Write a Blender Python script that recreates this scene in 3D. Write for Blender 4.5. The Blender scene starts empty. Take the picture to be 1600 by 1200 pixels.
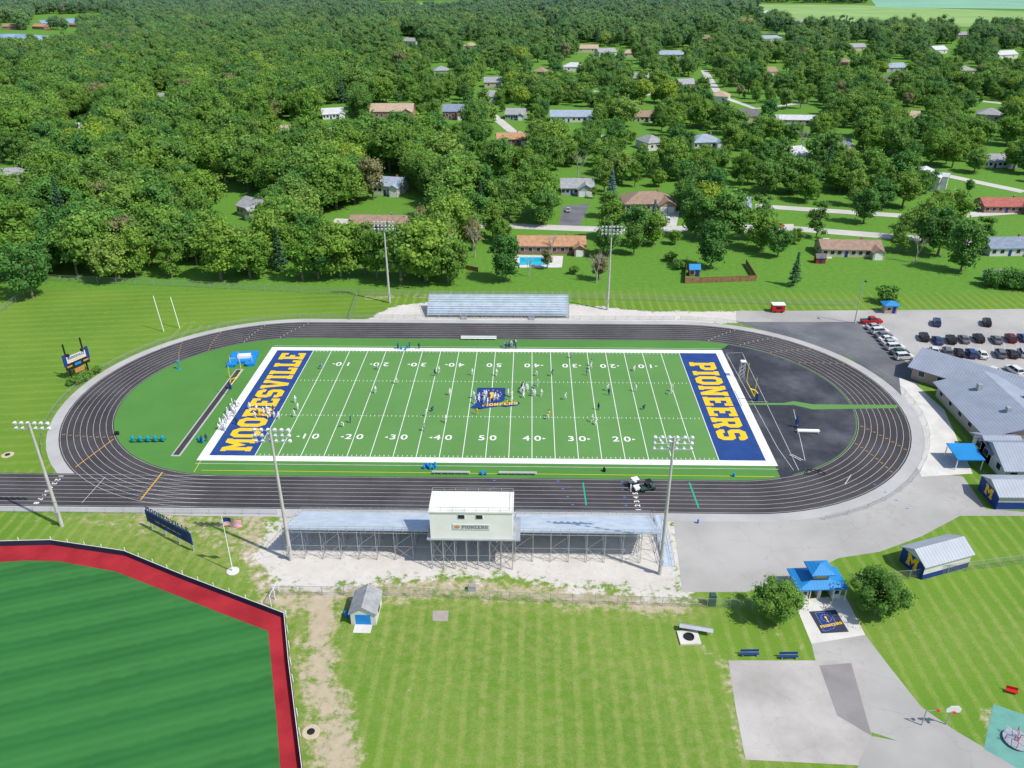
import bpy, math, random, numpy as np
from mathutils import Vector, Matrix
from mathutils.geometry import tessellate_polygon
random.seed(11); rng=np.random.default_rng(5)
R=math.radians; scene=bpy.context.scene; COL=scene.collection
# ---------------------------------------------------------------- camera model (fitted to the pitch)
CX,CY,CZ,YAW,PT,RO,F=8.449,-158.866,87.024,0.0236868,0.4826618,-0.0031310,1267.43
FW=np.array([-math.sin(YAW)*math.cos(PT),math.cos(YAW)*math.cos(PT),-math.sin(PT)])
_r=np.array([math.cos(YAW),math.sin(YAW),0.]); _u=np.cross(_r,FW)
RT=_r*math.cos(RO)+_u*math.sin(RO); UP=-_r*math.sin(RO)+_u*math.cos(RO)
CC=np.array([CX,CY,CZ])
def proj(P):
    v=np.array(P,float)-CC; z=v@FW
    return 800+F*(v@RT)/z, 600-F*(v@UP)/z, F/z
def G(x,y,h=0.):
    d=FW+RT*(x-800)/F+UP*(600-y)/F
    t=(h-CZ)/d[2]; p=CC+t*d
    return Vector((p[0],p[1],h))
def hgt(bx,by,ty):
    b=np.array(G(bx,by)); lo,hi=0.,60.
    for _ in range(40):
        m=(lo+hi)/2
        if proj(b+np.array([0,0,m]))[1]>ty: lo=m
        else: hi=m
    return lo
def GL(l): return [tuple(G(*q)[:2]) for q in l]
cam=bpy.data.cameras.new('camera'); co=bpy.data.objects.new('camera',cam); COL.objects.link(co)
m=Matrix(((RT[0],UP[0],-FW[0],CX),(RT[1],UP[1],-FW[1],CY),(RT[2],UP[2],-FW[2],CZ),(0,0,0,1)))
co.matrix_world=m; cam.sensor_width=36; cam.lens=F/1600*36; cam.clip_start=1; cam.clip_end=20000
scene.camera=co
# ---------------------------------------------------------------- light
w=bpy.data.worlds.new('World'); scene.world=w; w.use_nodes=True
sk=w.node_tree.nodes.new('ShaderNodeTexSky'); sk.sky_type='NISHITA'; sk.sun_disc=False
bg=w.node_tree.nodes['Background']; w.node_tree.links.new(sk.outputs[0],bg.inputs[0]); bg.inputs[1].default_value=.15
EL=R(52); sd=Vector((.88,-.475,0)).normalized()*math.cos(EL)+Vector((0,0,math.sin(EL)))
sk.sun_elevation=EL; sk.sun_rotation=math.atan2(sd.x,sd.y)
sl=bpy.data.lights.new('sun','SUN'); sl.energy=4.6; sl.angle=R(.7); sl.color=(1,.95,.86)
so=bpy.data.objects.new('sun',sl); COL.objects.link(so); so.rotation_euler=(-sd).to_track_quat('-Z','Y').to_euler()
scene.view_settings.view_transform='Standard'; scene.view_settings.look='None'; scene.view_settings.exposure=0
# ---------------------------------------------------------------- node helper
class NB:
    def __init__(s,name):
        s.m=bpy.data.materials.new(name); s.m.use_nodes=True; s.t=s.m.node_tree; s.b=s.t.nodes['Principled BSDF']
        s.b.inputs['Specular IOR Level'].default_value=.25
    def n(s,k): return s.t.nodes.new(k)
    def set(s,i,v):
        if v is None: return
        if isinstance(v,(int,float)): i.default_value=v
        elif isinstance(v,(tuple,list)): i.default_value=tuple(v)+((1,) if len(v)==3 and len(i.default_value)==4 else ())
        else: s.t.links.new(v,i)
    def math(s,op,a,b=None,c=None,clamp=False):
        n=s.n('ShaderNodeMath'); n.operation=op; n.use_clamp=clamp; s.set(n.inputs[0],a); s.set(n.inputs[1],b)
        if c is not None: s.set(n.inputs[2],c)
        return n.outputs[0]
    def mix(s,f,a,b):
        n=s.n('ShaderNodeMix'); n.data_type='RGBA'; s.set(n.inputs[0],f); s.set(n.inputs[6],a); s.set(n.inputs[7],b); return n.outputs[2]
    def noise(s,sc,det=3,vec=None,rough=.55):
        n=s.n('ShaderNodeTexNoise'); n.inputs['Scale'].default_value=sc; n.inputs['Detail'].default_value=det; n.inputs['Roughness'].default_value=rough
        s.t.links.new(vec if vec is not None else s.pos(),n.inputs['Vector']); return n.outputs[0]
    def pos(s):
        if not hasattr(s,'_p'): s._p=s.n('ShaderNodeNewGeometry').outputs['Position']
        return s._p
    def obj(s):
        if not hasattr(s,'_o'): s._o=s.n('ShaderNodeTexCoord').outputs['Object']
        return s._o
    def xyz(s,v):
        n=s.n('ShaderNodeSeparateXYZ'); s.t.links.new(v,n.inputs[0]); return n.outputs
    def scale(s,v,sc):
        n=s.n('ShaderNodeVectorMath'); n.operation='MULTIPLY'; s.t.links.new(v,n.inputs[0]); n.inputs[1].default_value=sc; return n.outputs[0]
    def cracks(s,sc,wd=.010):
        a=s.n('ShaderNodeVectorMath'); a.operation='ADD'; nz=s.n('ShaderNodeTexNoise'); nz.inputs['Scale'].default_value=sc*4; s.t.links.new(s.pos(),nz.inputs['Vector'])
        k=s.n('ShaderNodeVectorMath'); k.operation='SCALE'; k.inputs['Scale'].default_value=.35/sc; s.t.links.new(nz.outputs['Color'],k.inputs[0]); s.t.links.new(s.pos(),a.inputs[0]); s.t.links.new(k.outputs[0],a.inputs[1])
        v=s.n('ShaderNodeTexVoronoi'); v.feature='DISTANCE_TO_EDGE'; v.inputs['Scale'].default_value=sc; s.t.links.new(a.outputs[0],v.inputs['Vector'])
        return s.math('SUBTRACT',1.,s.step(v.outputs['Distance'],wd*.4,wd))
    def attr(s,nm):
        n=s.n('ShaderNodeAttribute'); n.attribute_name=nm; return n.outputs['Fac']
    def rand(s): return s.n('ShaderNodeObjectInfo').outputs['Random']
    def step(s,v,lo,hi):
        n=s.n('ShaderNodeMapRange'); n.interpolation_type='SMOOTHSTEP'; s.set(n.inputs[0],v); n.inputs[1].default_value=lo; n.inputs[2].default_value=hi; return n.outputs[0]
    def out(s,col,rough=.8,metal=0,bump=None,bs=.3,bd=.05):
        s.set(s.b.inputs['Base Color'],col); s.set(s.b.inputs['Roughness'],rough); s.b.inputs['Metallic'].default_value=metal
        if bump is not None:
            n=s.n('ShaderNodeBump'); n.inputs['Strength'].default_value=bs; n.inputs['Distance'].default_value=bd
            s.t.links.new(bump,n.inputs['Height']); s.t.links.new(n.outputs[0],s.b.inputs['Normal'])
        return s.m
def PM(name,c,v=.15,sc=1.,rough=.8,metal=0,bump=0,world=True,c2=None,crack=0,lo=.3,hi=.7):
    b=NB(name); vec=b.pos() if world else b.obj()
    n=b.noise(sc,4,vec); n2=b.noise(sc*9,3,vec)
    a=tuple(x*(1-v) for x in c); d=c2 or tuple(min(1,x*(1+v)) for x in c)
    f=b.math('ADD',b.math('MULTIPLY',b.step(n,lo,hi),.7),b.math('MULTIPLY',n2,.3)); col=b.mix(f,a,d)
    if crack: col=b.mix(b.math('MULTIPLY',b.cracks(crack),.17),col,tuple(x*.45 for x in c))
    return b.out(col,rough,metal,n2 if bump else None,bump)
# ---------------------------------------------------------------- mesh helper
class MB:
    def __init__(s): s.v=[];s.f=[];s.m=[]
    def add(s,vs,fs,mi=0):
        o=len(s.v); s.v+=[tuple(v) for v in vs]; s.f+=[tuple(i+o for i in f) for f in fs]; s.m+=[mi]*len(fs); return s
    def box(s,x0,x1,y0,y1,z0,z1,mi=0):
        return s.add([(x0,y0,z0),(x1,y0,z0),(x1,y1,z0),(x0,y1,z0),(x0,y0,z1),(x1,y0,z1),(x1,y1,z1),(x0,y1,z1)],
            [(0,3,2,1),(4,5,6,7),(0,1,5,4),(1,2,6,5),(2,3,7,6),(3,0,4,7)],mi)
    def bar(s,p,q,r,n=6,r2=None,mi=0,ph=None):
        p=Vector(p);q=Vector(q);d=(q-p)
        if d.length<1e-6: return s
        d.normalize(); a=d.orthogonal().normalized() if abs(d.z)>.99 else d.cross(Vector((0,0,1))).normalized(); b=d.cross(a)
        r2=r if r2 is None else r2; ph=math.pi/n if ph is None else ph
        vs=[];
        for c,rr in ((p,r),(q,r2)):
            for k in range(n):
                t=2*math.pi*k/n+ph; vs.append(c+(a*math.cos(t)+b*math.sin(t))*rr)
        fs=[(k,(k+1)%n,n+(k+1)%n,n+k) for k in range(n)]+[tuple(range(n))[::-1],tuple(range(n,2*n))]
        return s.add(vs,fs,mi)
    def lathe(s,pr,n=12,c=(0,0,0),mi=0):
        vs=[(c[0]+r*math.cos(2*math.pi*k/n),c[1]+r*math.sin(2*math.pi*k/n),c[2]+z) for r,z in pr for k in range(n)]
        fs=[(i*n+k,i*n+(k+1)%n,(i+1)*n+(k+1)%n,(i+1)*n+k) for i in range(len(pr)-1) for k in range(n)]
        fs+=[tuple(range(n))[::-1],tuple(range((len(pr)-1)*n,len(pr)*n))]
        return s.add(vs,fs,mi)
    def prism(s,poly,a,b,axis='x',mi=0):
        f={'x':lambda u,v,w:(w,u,v),'y':lambda u,v,w:(u,w,v),'z':lambda u,v,w:(u,v,w)}[axis]
        n=len(poly); vs=[f(u,v,a) for u,v in poly]+[f(u,v,b) for u,v in poly]
        tri=tessellate_polygon([[Vector((u,v,0)) for u,v in poly]])
        fs=[tuple(t) for t in tri]+[tuple(i+n for i in t)[::-1] for t in tri]+[(k,(k+1)%n,n+(k+1)%n,n+k) for k in range(n)]
        return s.add(vs,fs,mi)
    def flat(s,loops,z=0,mi=0,tf=None):
        tri=tessellate_polygon([[Vector((p[0],p[1],0)) for p in l] for l in loops]); pts=[p for l in loops for p in l]
        tf=tf or (lambda x,y:(x,y,z)); vs=[tf(p[0],p[1]) for p in pts]; fs=[]
        for t in tri:
            a,b,c=[Vector(pts[i]) .to_2d() if len(pts[i])>2 else Vector(pts[i]) for i in t]
            fs.append(tuple(t) if (b-a).cross(c-a)>0 else tuple(t)[::-1])
        return s.add(vs,fs,mi)
    def mesh(s,name,mats,smooth=False):
        me=bpy.data.meshes.new(name); me.from_pydata(s.v,[],s.f)
        for mm in (mats if isinstance(mats,(list,tuple)) else [mats]): me.materials.append(mm)
        me.polygons.foreach_set('material_index',s.m)
        if smooth: me.polygons.foreach_set('use_smooth',[True]*len(s.f))
        me.update(); return me
    def build(s,name,mats,parent=None,loc=None,rz=0,smooth=False):
        o=bpy.data.objects.new(name,s.mesh(name,mats,smooth)); COL.objects.link(o)
        if parent: o.parent=parent
        if loc is not None: o.location=loc
        o.rotation_euler.z=rz; return o
def tag(o,label,cat,group=None,kind=None):
    o['label']=label; o['category']=cat
    if group: o['group']=group
    if kind: o['kind']=kind
    return o
def root(name,label,cat,loc,rz=0,group=None):
    o=bpy.data.objects.new(name,None); COL.objects.link(o); o.location=loc; o.rotation_euler.z=rz; o.empty_display_size=.5
    return tag(o,label,cat,group)
def struct(o): o['kind']='structure'; return o
def inst(name,me,parent,loc=(0,0,0),rz=0):
    o=bpy.data.objects.new(name,me); COL.objects.link(o); o.parent=parent; o.location=loc; o.rotation_euler.z=rz; return o
def sheet(name,px,z,mat,world=False):
    p=px if world else GL(px)
    return struct(MB().flat([p],z).build(name,mat))
# ---------------------------------------------------------------- materials
WHITE=PM('white_paint',(.76,.77,.78),.04,.5,.5)
WHITEL=PM('white_line_paint',(.76,.76,.75),.08,.8,.7)
LANE=PM('worn_lane_paint',(.50,.50,.50),.2,.4,.8)
GALV=PM('galvanised_steel',(.45,.47,.5),.12,1.5,.45,.5)
ALU=PM('aluminium_plank',(.56,.64,.72),.12,.5,.4,.35)
CONC=PM('concrete',(.58,.57,.54),.12,.3,.85,crack=.25)
POLEC=PM('concrete_pole',(.46,.45,.43),.1,.8,.8)
BLACK=PM('black_plastic',(.02,.02,.022),.2,2,.5)
NAVY=PM('navy_paint',(.014,.045,.20),.12,.6,.6)
EZ=PM('end_zone_blue_turf',(.018,.058,.215),.16,.35,.9)
GOLD=PM('gold_paint',(.80,.50,.02),.08,.8,.7)
BLUEM=PM('bright_blue_vinyl',(.01,.22,.62),.12,.8,.45)
TEAL=PM('teal_vinyl',(.0,.28,.42),.1,1,.5)
YEL=PM('yellow_paint',(.8,.6,.02),.05,1,.4)
RED=PM('red_paint',(.5,.02,.02),.1,1,.45)
WOOD=PM('brown_timber',(.27,.15,.08),.25,1.2,.8)
GLASS=PM('dark_window_glass',(.03,.04,.05),.2,1,.12)
TRACKM=PM('black_track_surface',(.050,.046,.052),.25,.09,.8,c2=(.078,.072,.078))
RUBBER=PM('black_rubber_d_zone',(.026,.028,.040),.3,.075,.5,c2=(.15,.155,.175),lo=.42,hi=.82)
APRON=PM('grey_concrete_apron',(.40,.40,.40),.12,.15,.85,crack=.3)
ASPH=PM('light_asphalt',(.33,.325,.315),.12,.05,.9,c2=(.44,.43,.415),crack=.12)
ASPHD=PM('dark_asphalt',(.12,.125,.145),.18,.12,.85,c2=(.18,.185,.20))
ASPHM=PM('mid_asphalt',(.24,.23,.23),.15,.2,.9)
ROADM=PM('road_surface',(.50,.49,.46),.12,.08,.9)
REDT=PM('red_clay_warning_track',(.30,.014,.024),.18,.2,.9,c2=(.40,.026,.036))
POOLM=PM('pool_water',(.0,.42,.62),.12,.5,.1)
LAKE=PM('lake_water',(.24,.38,.56),.15,.01,.3)
CROP=PM('crop_field',(.23,.37,.12),.15,.01,.9)
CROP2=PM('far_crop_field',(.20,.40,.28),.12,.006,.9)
def turf(name,c,v,alt=None,dr=None,per=9.):
    b=NB(name); x,y,z=b.xyz(b.pos())
    n=b.noise(.06,3); n2=b.noise(6,4); n3=b.noise(.5,4)
    col=b.mix(b.step(n,.3,.7),tuple(k*(1-v) for k in c),tuple(k*(1+v) for k in c))
    if alt:
        u=b.math('ADD',b.math('MULTIPLY',x,-math.sin(dr)),b.math('MULTIPLY',y,math.cos(dr)))
        u=b.math('ADD',u,b.math('MULTIPLY',n3,1.2))
        st=b.step(b.math('SINE',b.math('MULTIPLY',u,2*math.pi/per)),-.9,.9); s2=b.math('MULTIPLY',b.math('ADD',b.math('SINE',b.math('MULTIPLY',u,2*math.pi/1.5)),1.),.14)
        col=b.mix(b.math('ADD',b.math('MULTIPLY',st,b.math('ADD',.25,b.math('MULTIPLY',n3,.45))),s2),col,alt)
    col=b.mix(b.math('MULTIPLY',n3,.22),col,tuple(min(1,k*1.5+.01) for k in c))
    col=b.mix(b.math('MULTIPLY',n2,.35),col,tuple(k*.6 for k in c))
    return b.out(col,.9,0,n2,.25,.03)
TURF=turf('field_turf',(.108,.255,.07),.07)
TURF2=turf('infield_turf',(.078,.225,.045),.08)
BTURF=turf('baseball_outfield_turf',(.020,.130,.028),.12,(.055,.215,.05),R(19),6.0)
def roofm(name,c):
    b=NB(name); o=b.obj(); x,y,z=b.xyz(o)
    n=b.noise(.8,4,o); n2=b.noise(1,3,b.scale(o,(2.5,9,9)))
    f=b.math('ADD',b.math('MULTIPLY',n,.5),b.math('MULTIPLY',n2,.5))
    return b.out(b.mix(b.step(f,.3,.7),tuple(k*.72 for k in c),tuple(min(1,k*1.25) for k in c)),.85)
def seamm(name,c):
    b=NB(name); x,y,z=b.xyz(b.obj())
    s1=b.step(b.math('SINE',b.math('MULTIPLY',x,2*math.pi/.6)),.86,.98); n=b.noise(.35,4,b.obj())
    col=b.mix(n,tuple(k*.75 for k in c),tuple(min(1,k*1.2) for k in c))
    return b.out(b.mix(s1,col,tuple(k*.6 for k in c)),.5)
ROOF={k:roofm(k+'_shingles',c) for k,c in dict(grey=(.30,.31,.33),brown=(.30,.21,.16),tan=(.42,.32,.24),blue_grey=(.29,.35,.44),pale=(.50,.52,.55),orange=(.42,.24,.14),slate=(.20,.25,.33),dark=(.14,.14,.15),red=(.36,.12,.10)).items()}
ROOF['metal_grey']=seamm('grey_ribbed_metal',(.38,.42,.48)); ROOF['metal_blue']=seamm('blue_ribbed_metal',(.02,.24,.58)); ROOF['metal_school']=seamm('blue_grey_ribbed_metal',(.30,.34,.42))
def brickm(name,c,mo):
    b=NB(name); t=b.n('ShaderNodeTexBrick'); t.inputs['Scale'].default_value=3; t.inputs['Mortar Size'].default_value=.02
    mp=b.n('ShaderNodeMapping'); mp.inputs['Rotation'].default_value=(math.pi/2,0,0); b.t.links.new(b.obj(),mp.inputs[0]); b.t.links.new(mp.outputs[0],t.inputs['Vector'])
    t.inputs['Color1'].default_value=c+(1,); t.inputs['Color2'].default_value=tuple(k*.75 for k in c)+(1,); t.inputs['Mortar'].default_value=mo+(1,)
    return b.out(t.outputs[0],.85)
WALL=dict(brick=brickm('red_brick',(.33,.14,.10),(.4,.36,.33)),tanbrick=brickm('tan_brick',(.42,.32,.24),(.45,.42,.38)),white=PM('white_siding',(.60,.60,.58),.08,.6,.7),
  beige=PM('beige_siding',(.48,.42,.33),.08,.6,.8),grey=PM('grey_siding',(.36,.38,.40),.08,.6,.8),redw=PM('barn_red_siding',(.34,.03,.02),.1,.6,.8))
def chainm():
    b=NB('chain_link_mesh'); b.out((.33,.36,.36),.6,.4)
    tr=b.n('ShaderNodeBsdfTransparent'); mx=b.n('ShaderNodeMixShader'); mx.inputs[0].default_value=.18
    b.t.links.new(tr.outputs[0],mx.inputs[1]); b.t.links.new(b.b.outputs[0],mx.inputs[2]); b.t.links.new(mx.outputs[0],b.t.nodes['Material Output'].inputs[0]); return b.m
CHAIN=chainm()
def foliage(name,cols,tr=.34):
    b=NB(name); rd=b.rand(); tone=b.attr('tone')
    cr=b.n('ShaderNodeValToRGB'); els=cr.color_ramp.elements
    while len(els)<len(cols): els.new(.5)
    for i,c in enumerate(cols): els[i].position=i/(len(cols)-1); els[i].color=c+(1,)
    b.set(cr.inputs[0],rd)
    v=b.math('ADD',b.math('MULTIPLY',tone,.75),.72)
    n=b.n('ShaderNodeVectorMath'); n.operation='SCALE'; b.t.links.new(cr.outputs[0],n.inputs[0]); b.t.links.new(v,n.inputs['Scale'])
    x,y,z=b.xyz(b.pos()); haze_mix=b.math('MULTIPLY',b.step(y,120,1900),.58)  # aerial haze painted into the leaf colour, growing with world Y
    col=b.mix(haze_mix,n.outputs[0],(.17,.27,.25))
    b.out(col,.65); b.b.inputs['Specular IOR Level'].default_value=.2
    tn=b.n('ShaderNodeBsdfTranslucent'); b.t.links.new(col,tn.inputs[0]); mx=b.n('ShaderNodeMixShader'); mx.inputs[0].default_value=tr
    b.t.links.new(b.b.outputs[0],mx.inputs[1]); b.t.links.new(tn.outputs[0],mx.inputs[2]); b.t.links.new(mx.outputs[0],b.t.nodes['Material Output'].inputs[0]); return b.m
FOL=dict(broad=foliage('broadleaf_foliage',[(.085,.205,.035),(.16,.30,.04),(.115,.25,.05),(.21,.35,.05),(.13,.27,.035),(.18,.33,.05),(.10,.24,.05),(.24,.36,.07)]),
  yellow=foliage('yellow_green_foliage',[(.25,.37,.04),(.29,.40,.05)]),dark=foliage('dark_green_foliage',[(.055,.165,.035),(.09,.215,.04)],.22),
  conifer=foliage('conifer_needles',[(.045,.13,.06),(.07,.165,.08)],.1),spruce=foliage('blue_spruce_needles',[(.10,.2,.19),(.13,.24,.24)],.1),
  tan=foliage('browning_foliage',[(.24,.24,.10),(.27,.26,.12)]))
BARK=PM('bark',(.18,.15,.12),.25,3,.9,world=False); BAREW=PM('bare_branch_wood',(.38,.35,.32),.2,2,.9,world=False)
# ---------------------------------------------------------------- ground
tcx,tcy,ta=-1.4,.3,49.2
def seg_dist(X,Y,pl):
    d=np.full(X.shape,1e9)
    for (x0,y0),(x1,y1) in zip(pl[:-1],pl[1:]):
        L=(x1-x0)**2+(y1-y0)**2; t=np.clip(((X-x0)*(x1-x0)+(Y-y0)*(y1-y0))/L,0,1)
        d=np.minimum(d,np.hypot(X-x0-t*(x1-x0),Y-y0-t*(y1-y0)))
    return d
def sdist(X,Y,poly):
    ins=np.zeros(X.shape,bool); n=len(poly)
    for i in range(n):
        (x0,y0),(x1,y1)=poly[i],poly[(i+1)%n]
        c=((y0>Y)!=(y1>Y))&(X<(x1-x0)*(Y-y0)/(y1-y0+1e-12)+x0); ins^=c
    d=seg_dist(X,Y,list(poly)+[poly[0]]); return np.where(ins,d,-d)
xs=np.concatenate([[-9000,-3000,-1200,-600,-350,-220],np.arange(-170,171,1.25),[220,350,600,1200,3000,9000]])
ys=np.concatenate([[-2500,-700,-300,-170],np.arange(-118,98,1.25),[110,150,220,350,600,1000,2000,4500,14000]])
X,Y=np.meshgrid(xs,ys); nx,ny=len(xs),len(ys)
vs=np.stack([X.ravel(),Y.ravel(),np.zeros(X.size)],1)
idx=np.arange(X.size).reshape(ny,nx); fs=np.stack([idx[:-1,:-1].ravel(),idx[:-1,1:].ravel(),idx[1:,1:].ravel(),idx[1:,:-1].ravel()],1)
dirt=np.zeros(X.shape); 
def addpath(A,px,wd,st): 
    d=seg_dist(X,Y,GL(px)); return np.maximum(A,st*np.clip(1.25-d/wd,0,1))
dirt=addpath(dirt,[(488,925),(508,960),(500,1040),(520,1120),(548,1215)],3.6,.80)
dirt=addpath(dirt,[(500,930),(505,965),(497,1000)],2.6,1.1)
dirt=addpath(dirt,[(470,1000),(480,1080),(500,1200)],2.,.62)
dirt=addpath(dirt,[(395,800),(400,850),(415,905),(450,940),(500,935)],4.5,.76)
dirt=addpath(dirt,[(225,800),(320,822),(400,850),(430,900)],6,.55)
dirt=addpath(dirt,[(20,805),(140,810),(260,835)],3.5,.42)
dirt=addpath(dirt,[(1100,1010),(1135,1040),(1150,1110),(1165,1190)],1.6,.62)
dirt=addpath(dirt,[(420,935),(700,915),(900,930),(1060,945)],4,.74)
dirt=addpath(dirt,[(310,500),(205,540)],2,.3)
dirt=addpath(dirt,[(580,465),(650,462),(700,465)],3,.55)
dirt=addpath(dirt,[(632,1076),(640,1076)],.6,.9)
dirt=addpath(dirt,[(1540,1100),(1560,1180)],1.5,.5); dirt=addpath(dirt,[(1180,970),(1250,1010)],1.2,.5)
grav=np.clip(.5+sdist(X,Y,GL([(425,815),(455,795),(1040,795),(1062,850),(1068,935),(980,925),(900,918),(800,900),(700,898),(600,906),(500,922),(430,915),(405,880)]))/7,0,1)
grav=np.maximum(grav,np.clip(.5+sdist(X,Y,GL([(565,503),(610,480),(665,472),(900,476),(1010,487),(1180,487),(1200,505),(900,503)]))/2.5,0,1))
dry=np.zeros(X.shape)
dry=addpath(dry,[(560,985),(900,1010),(1000,1060),(1100,1150)],13,.55); dry=addpath(dry,[(700,1100),(900,1200)],14,.5)
dry=addpath(dry,[(180,800),(420,870)],9,1.); dry=addpath(dry,[(1400,1000),(1600,990)],7,.3); dry=addpath(dry,[(480,960),(500,1200)],6,1.); dry=addpath(dry,[(440,930),(1070,945)],5,1.)
sdir=((Y>40)&(X<-30)).astype(float)+((X<-85)&(Y>-30)).astype(float); sdir=np.clip(sdir,0,1)
back=np.clip((Y-62)/8,0,1)
me=bpy.data.meshes.new('ground'); me.from_pydata(vs.tolist(),[],fs.tolist())
for nm,A in (('dirt',dirt),('gravel',grav),('dry',dry),('sdir',sdir),('back',back)):
    a=me.attributes.new(nm,'FLOAT','POINT'); a.data.foreach_set('value',A.ravel().astype(np.float32))
b=NB('grass_ground'); x,y,z=b.xyz(b.pos())
n1=b.noise(.035,4); n2=b.noise(.7,6,rough=.72); n3=b.noise(4,5,rough=.7); n4=b.noise(.16,5,rough=.75)
col=b.mix(b.step(n1,.32,.68),(.105,.225,.018),(.145,.265,.027))
col=b.mix(b.math('MULTIPLY',b.step(n2,.42,.72),.30),col,(.20,.28,.055))
bk=b.attr('back'); col=b.mix(bk,col,b.mix(b.step(n2,.3,.7),(.085,.225,.025),(.135,.285,.035)))
sv=b.math('SINE',b.math('MULTIPLY',b.math('ADD',x,b.math('MULTIPLY',n4,.8)),2*math.pi/2.5)); sh=b.math('SINE',b.math('MULTIPLY',b.math('ADD',b.math('ADD',y,b.math('MULTIPLY',x,-.12)),n4),2*math.pi/3.4))
sdn=b.attr('sdir'); sm_=b.n('ShaderNodeMix'); sm_.data_type='FLOAT'; b.set(sm_.inputs[0],sdn); b.set(sm_.inputs[2],sv); b.set(sm_.inputs[3],sh)
st=b.math('MULTIPLY',b.step(sm_.outputs[0],.0,1.0),b.math('MULTIPLY',b.step(n2,.15,.7),b.math('SUBTRACT',.62,b.math('MULTIPLY',sdn,.28)))); st=b.math('MULTIPLY',st,b.math('SUBTRACT',1.,bk))
col=b.mix(st,col,(.27,.34,.085))
dr=b.math('MULTIPLY',b.attr('dry'),b.math('MULTIPLY',b.step(n2,.3,.72),.85)); col=b.mix(dr,col,(.34,.33,.13))
col=b.mix(b.math('MULTIPLY',b.step(n3,.35,.75),.45),col,(.05,.125,.010))
def mask(at,lo=.38,hi=.62,k=3.):
    s_=b.math('ADD',b.attr(at),b.math('MULTIPLY',b.math('SUBTRACT',b.math('ADD',b.math('MULTIPLY',n4,.45),b.math('MULTIPLY',n2,.55)),.5),k)); 
    return b.math('MULTIPLY',b.step(s_,lo,hi),b.step(b.attr(at),0,.15))
col=b.mix(mask('dirt',.42,.85),col,b.mix(n2,(.30,.24,.155),(.54,.47,.35)))
gv=mask('gravel',.32,.62,3.4); weeds=b.math('MULTIPLY',b.step(b.noise(.9,6,rough=.8),.54,.64),.55)
gc=b.mix(n3,b.mix(b.step(n4,.3,.7),(.38,.34,.29),(.56,.54,.51)),(.64,.62,.60)); gc=b.mix(b.math('MULTIPLY',weeds,b.step(n4,.45,.6)),gc,(.24,.25,.12))
col=b.mix(gv,col,gc)
me.materials.append(b.out(col,.95,0,n3,.4,.05)); me.update()
g=bpy.data.objects.new('ground',me); COL.objects.link(g); struct(g)
# ---------------------------------------------------------------- track, pitch, paving
def stad(r,n=40,a=ta):
    o=[]
    for k in range(n+1): t=math.pi/2+math.pi*k/n; o.append((tcx-a+r*math.cos(t),tcy+r*math.sin(t)))
    for k in range(n+1): t=-math.pi/2+math.pi*k/n; o.append((tcx+a+r*math.cos(t),tcy+r*math.sin(t)))
    return o
def ring(mb,r0,r1,z,mi=0):
    A,B=stad(r0),stad(r1); n=len(A)
    mb.add([(p[0],p[1],z) for p in A+B],[(k,(k+1)%n,n+(k+1)%n,n+k)[::-1] for k in range(n)],mi); return mb
sheet('asphalt_apron',[(1050,795),(1250,790),(1370,760),(1415,700),(1425,610),(1450,620),(1470,740),(1505,745),(1540,795),(1600,800),(1600,806),(1500,806),(1440,838),(1375,862),(1310,872),(1245,905),(1165,925),(1066,925)],.006,ASPH)
sheet('parking_lot',[(1150,486),(1500,484),(1640,482),(1640,640),(1500,600),(1420,585),(1300,530),(1150,503)],.010,ASPH)
sheet('dark_asphalt_yard',[(1150,503),(1335,503),(1372,520),(1420,570),(1440,610),(1405,640),(1330,560)],.014,ASPHD)
sheet('school_walk',[(1405,590),(1430,600),(1475,640),(1520,740),(1440,745),(1418,700)],.018,CONC)
bays=MB()
def rect(mb,x0,x1,y0,y1,z,mi=0): return mb.add([(x0,y0,z),(x1,y0,z),(x1,y1,z),(x0,y1,z)],[(0,1,2,3)],mi)
def pxline(mb,p,q,w,z,mi=0):
    a=Vector(G(*p)[:2]);c=Vector(G(*q)[:2]); d=(c-a).normalized(); n=Vector((-d.y,d.x))*w/2
    mb.add([(*(a+n),z),(*(a-n),z),(*(c-n),z),(*(c+n),z)],[(0,1,2,3)],mi)
for k in range(10): pxline(bays,(1433+k*19,524),(1441+k*19,561),.12,.020)
pxline(bays,(1438,543),(1610,545),.12,.022)
struct(bays.build('parking_bay_lines',LANE))
struct(ring(MB(),41.9,44.3,.024).build('track_apron',APRON))
tm=MB(); ring(tm,31.5,42,.028); struct(tm.build('running_track',TRACKM))
Yn0,Yn1=tcy-42,tcy-31.5
struct(MB().flat([[(-150,Yn0),(tcx-ta,Yn0),(tcx-ta,Yn1),(-150,Yn1)]],.032).build('sprint_straight',TRACKM))
struct(MB().flat([[(-150,Yn0-1.6),(tcx-ta,Yn0-1.6),(tcx-ta,Yn0),(-150,Yn0)]],.020).build('sprint_straight_verge',APRON))
struct(MB().flat([stad(31.52)],.036).build('infield',TURF2))
dz=[tuple(G(1127,546)[:2])]+[tuple(G(1222,752)[:2])]
D=[p for p in stad(31.3,60) if p[0]>58]
D.sort(key=lambda p:math.atan2(p[1]-tcy,p[0]-tcx-30)); D=[dz[1]]+[p for p in D if p[0]>dz[1][0]-.5]+[dz[0]]
struct(MB().flat([D],.040).build('rubber_d_zone',RUBBER))
sheet('green_crossing_mat',[(1168,630),(1225,630),(1240,627),(1270,632),(1402,633),(1402,638),(1270,640),(1240,633),(1170,633)],.052,TURF)
lm=MB()
for k in range(9):
    r=31.8+k*1.235; ring(lm,r-.034,r+.034,.042); 
    rect(lm,-150,tcx-ta,tcy-r-.034,tcy-r+.034,.0425)
struct(lm.build('lane_lines',LANE))
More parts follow.
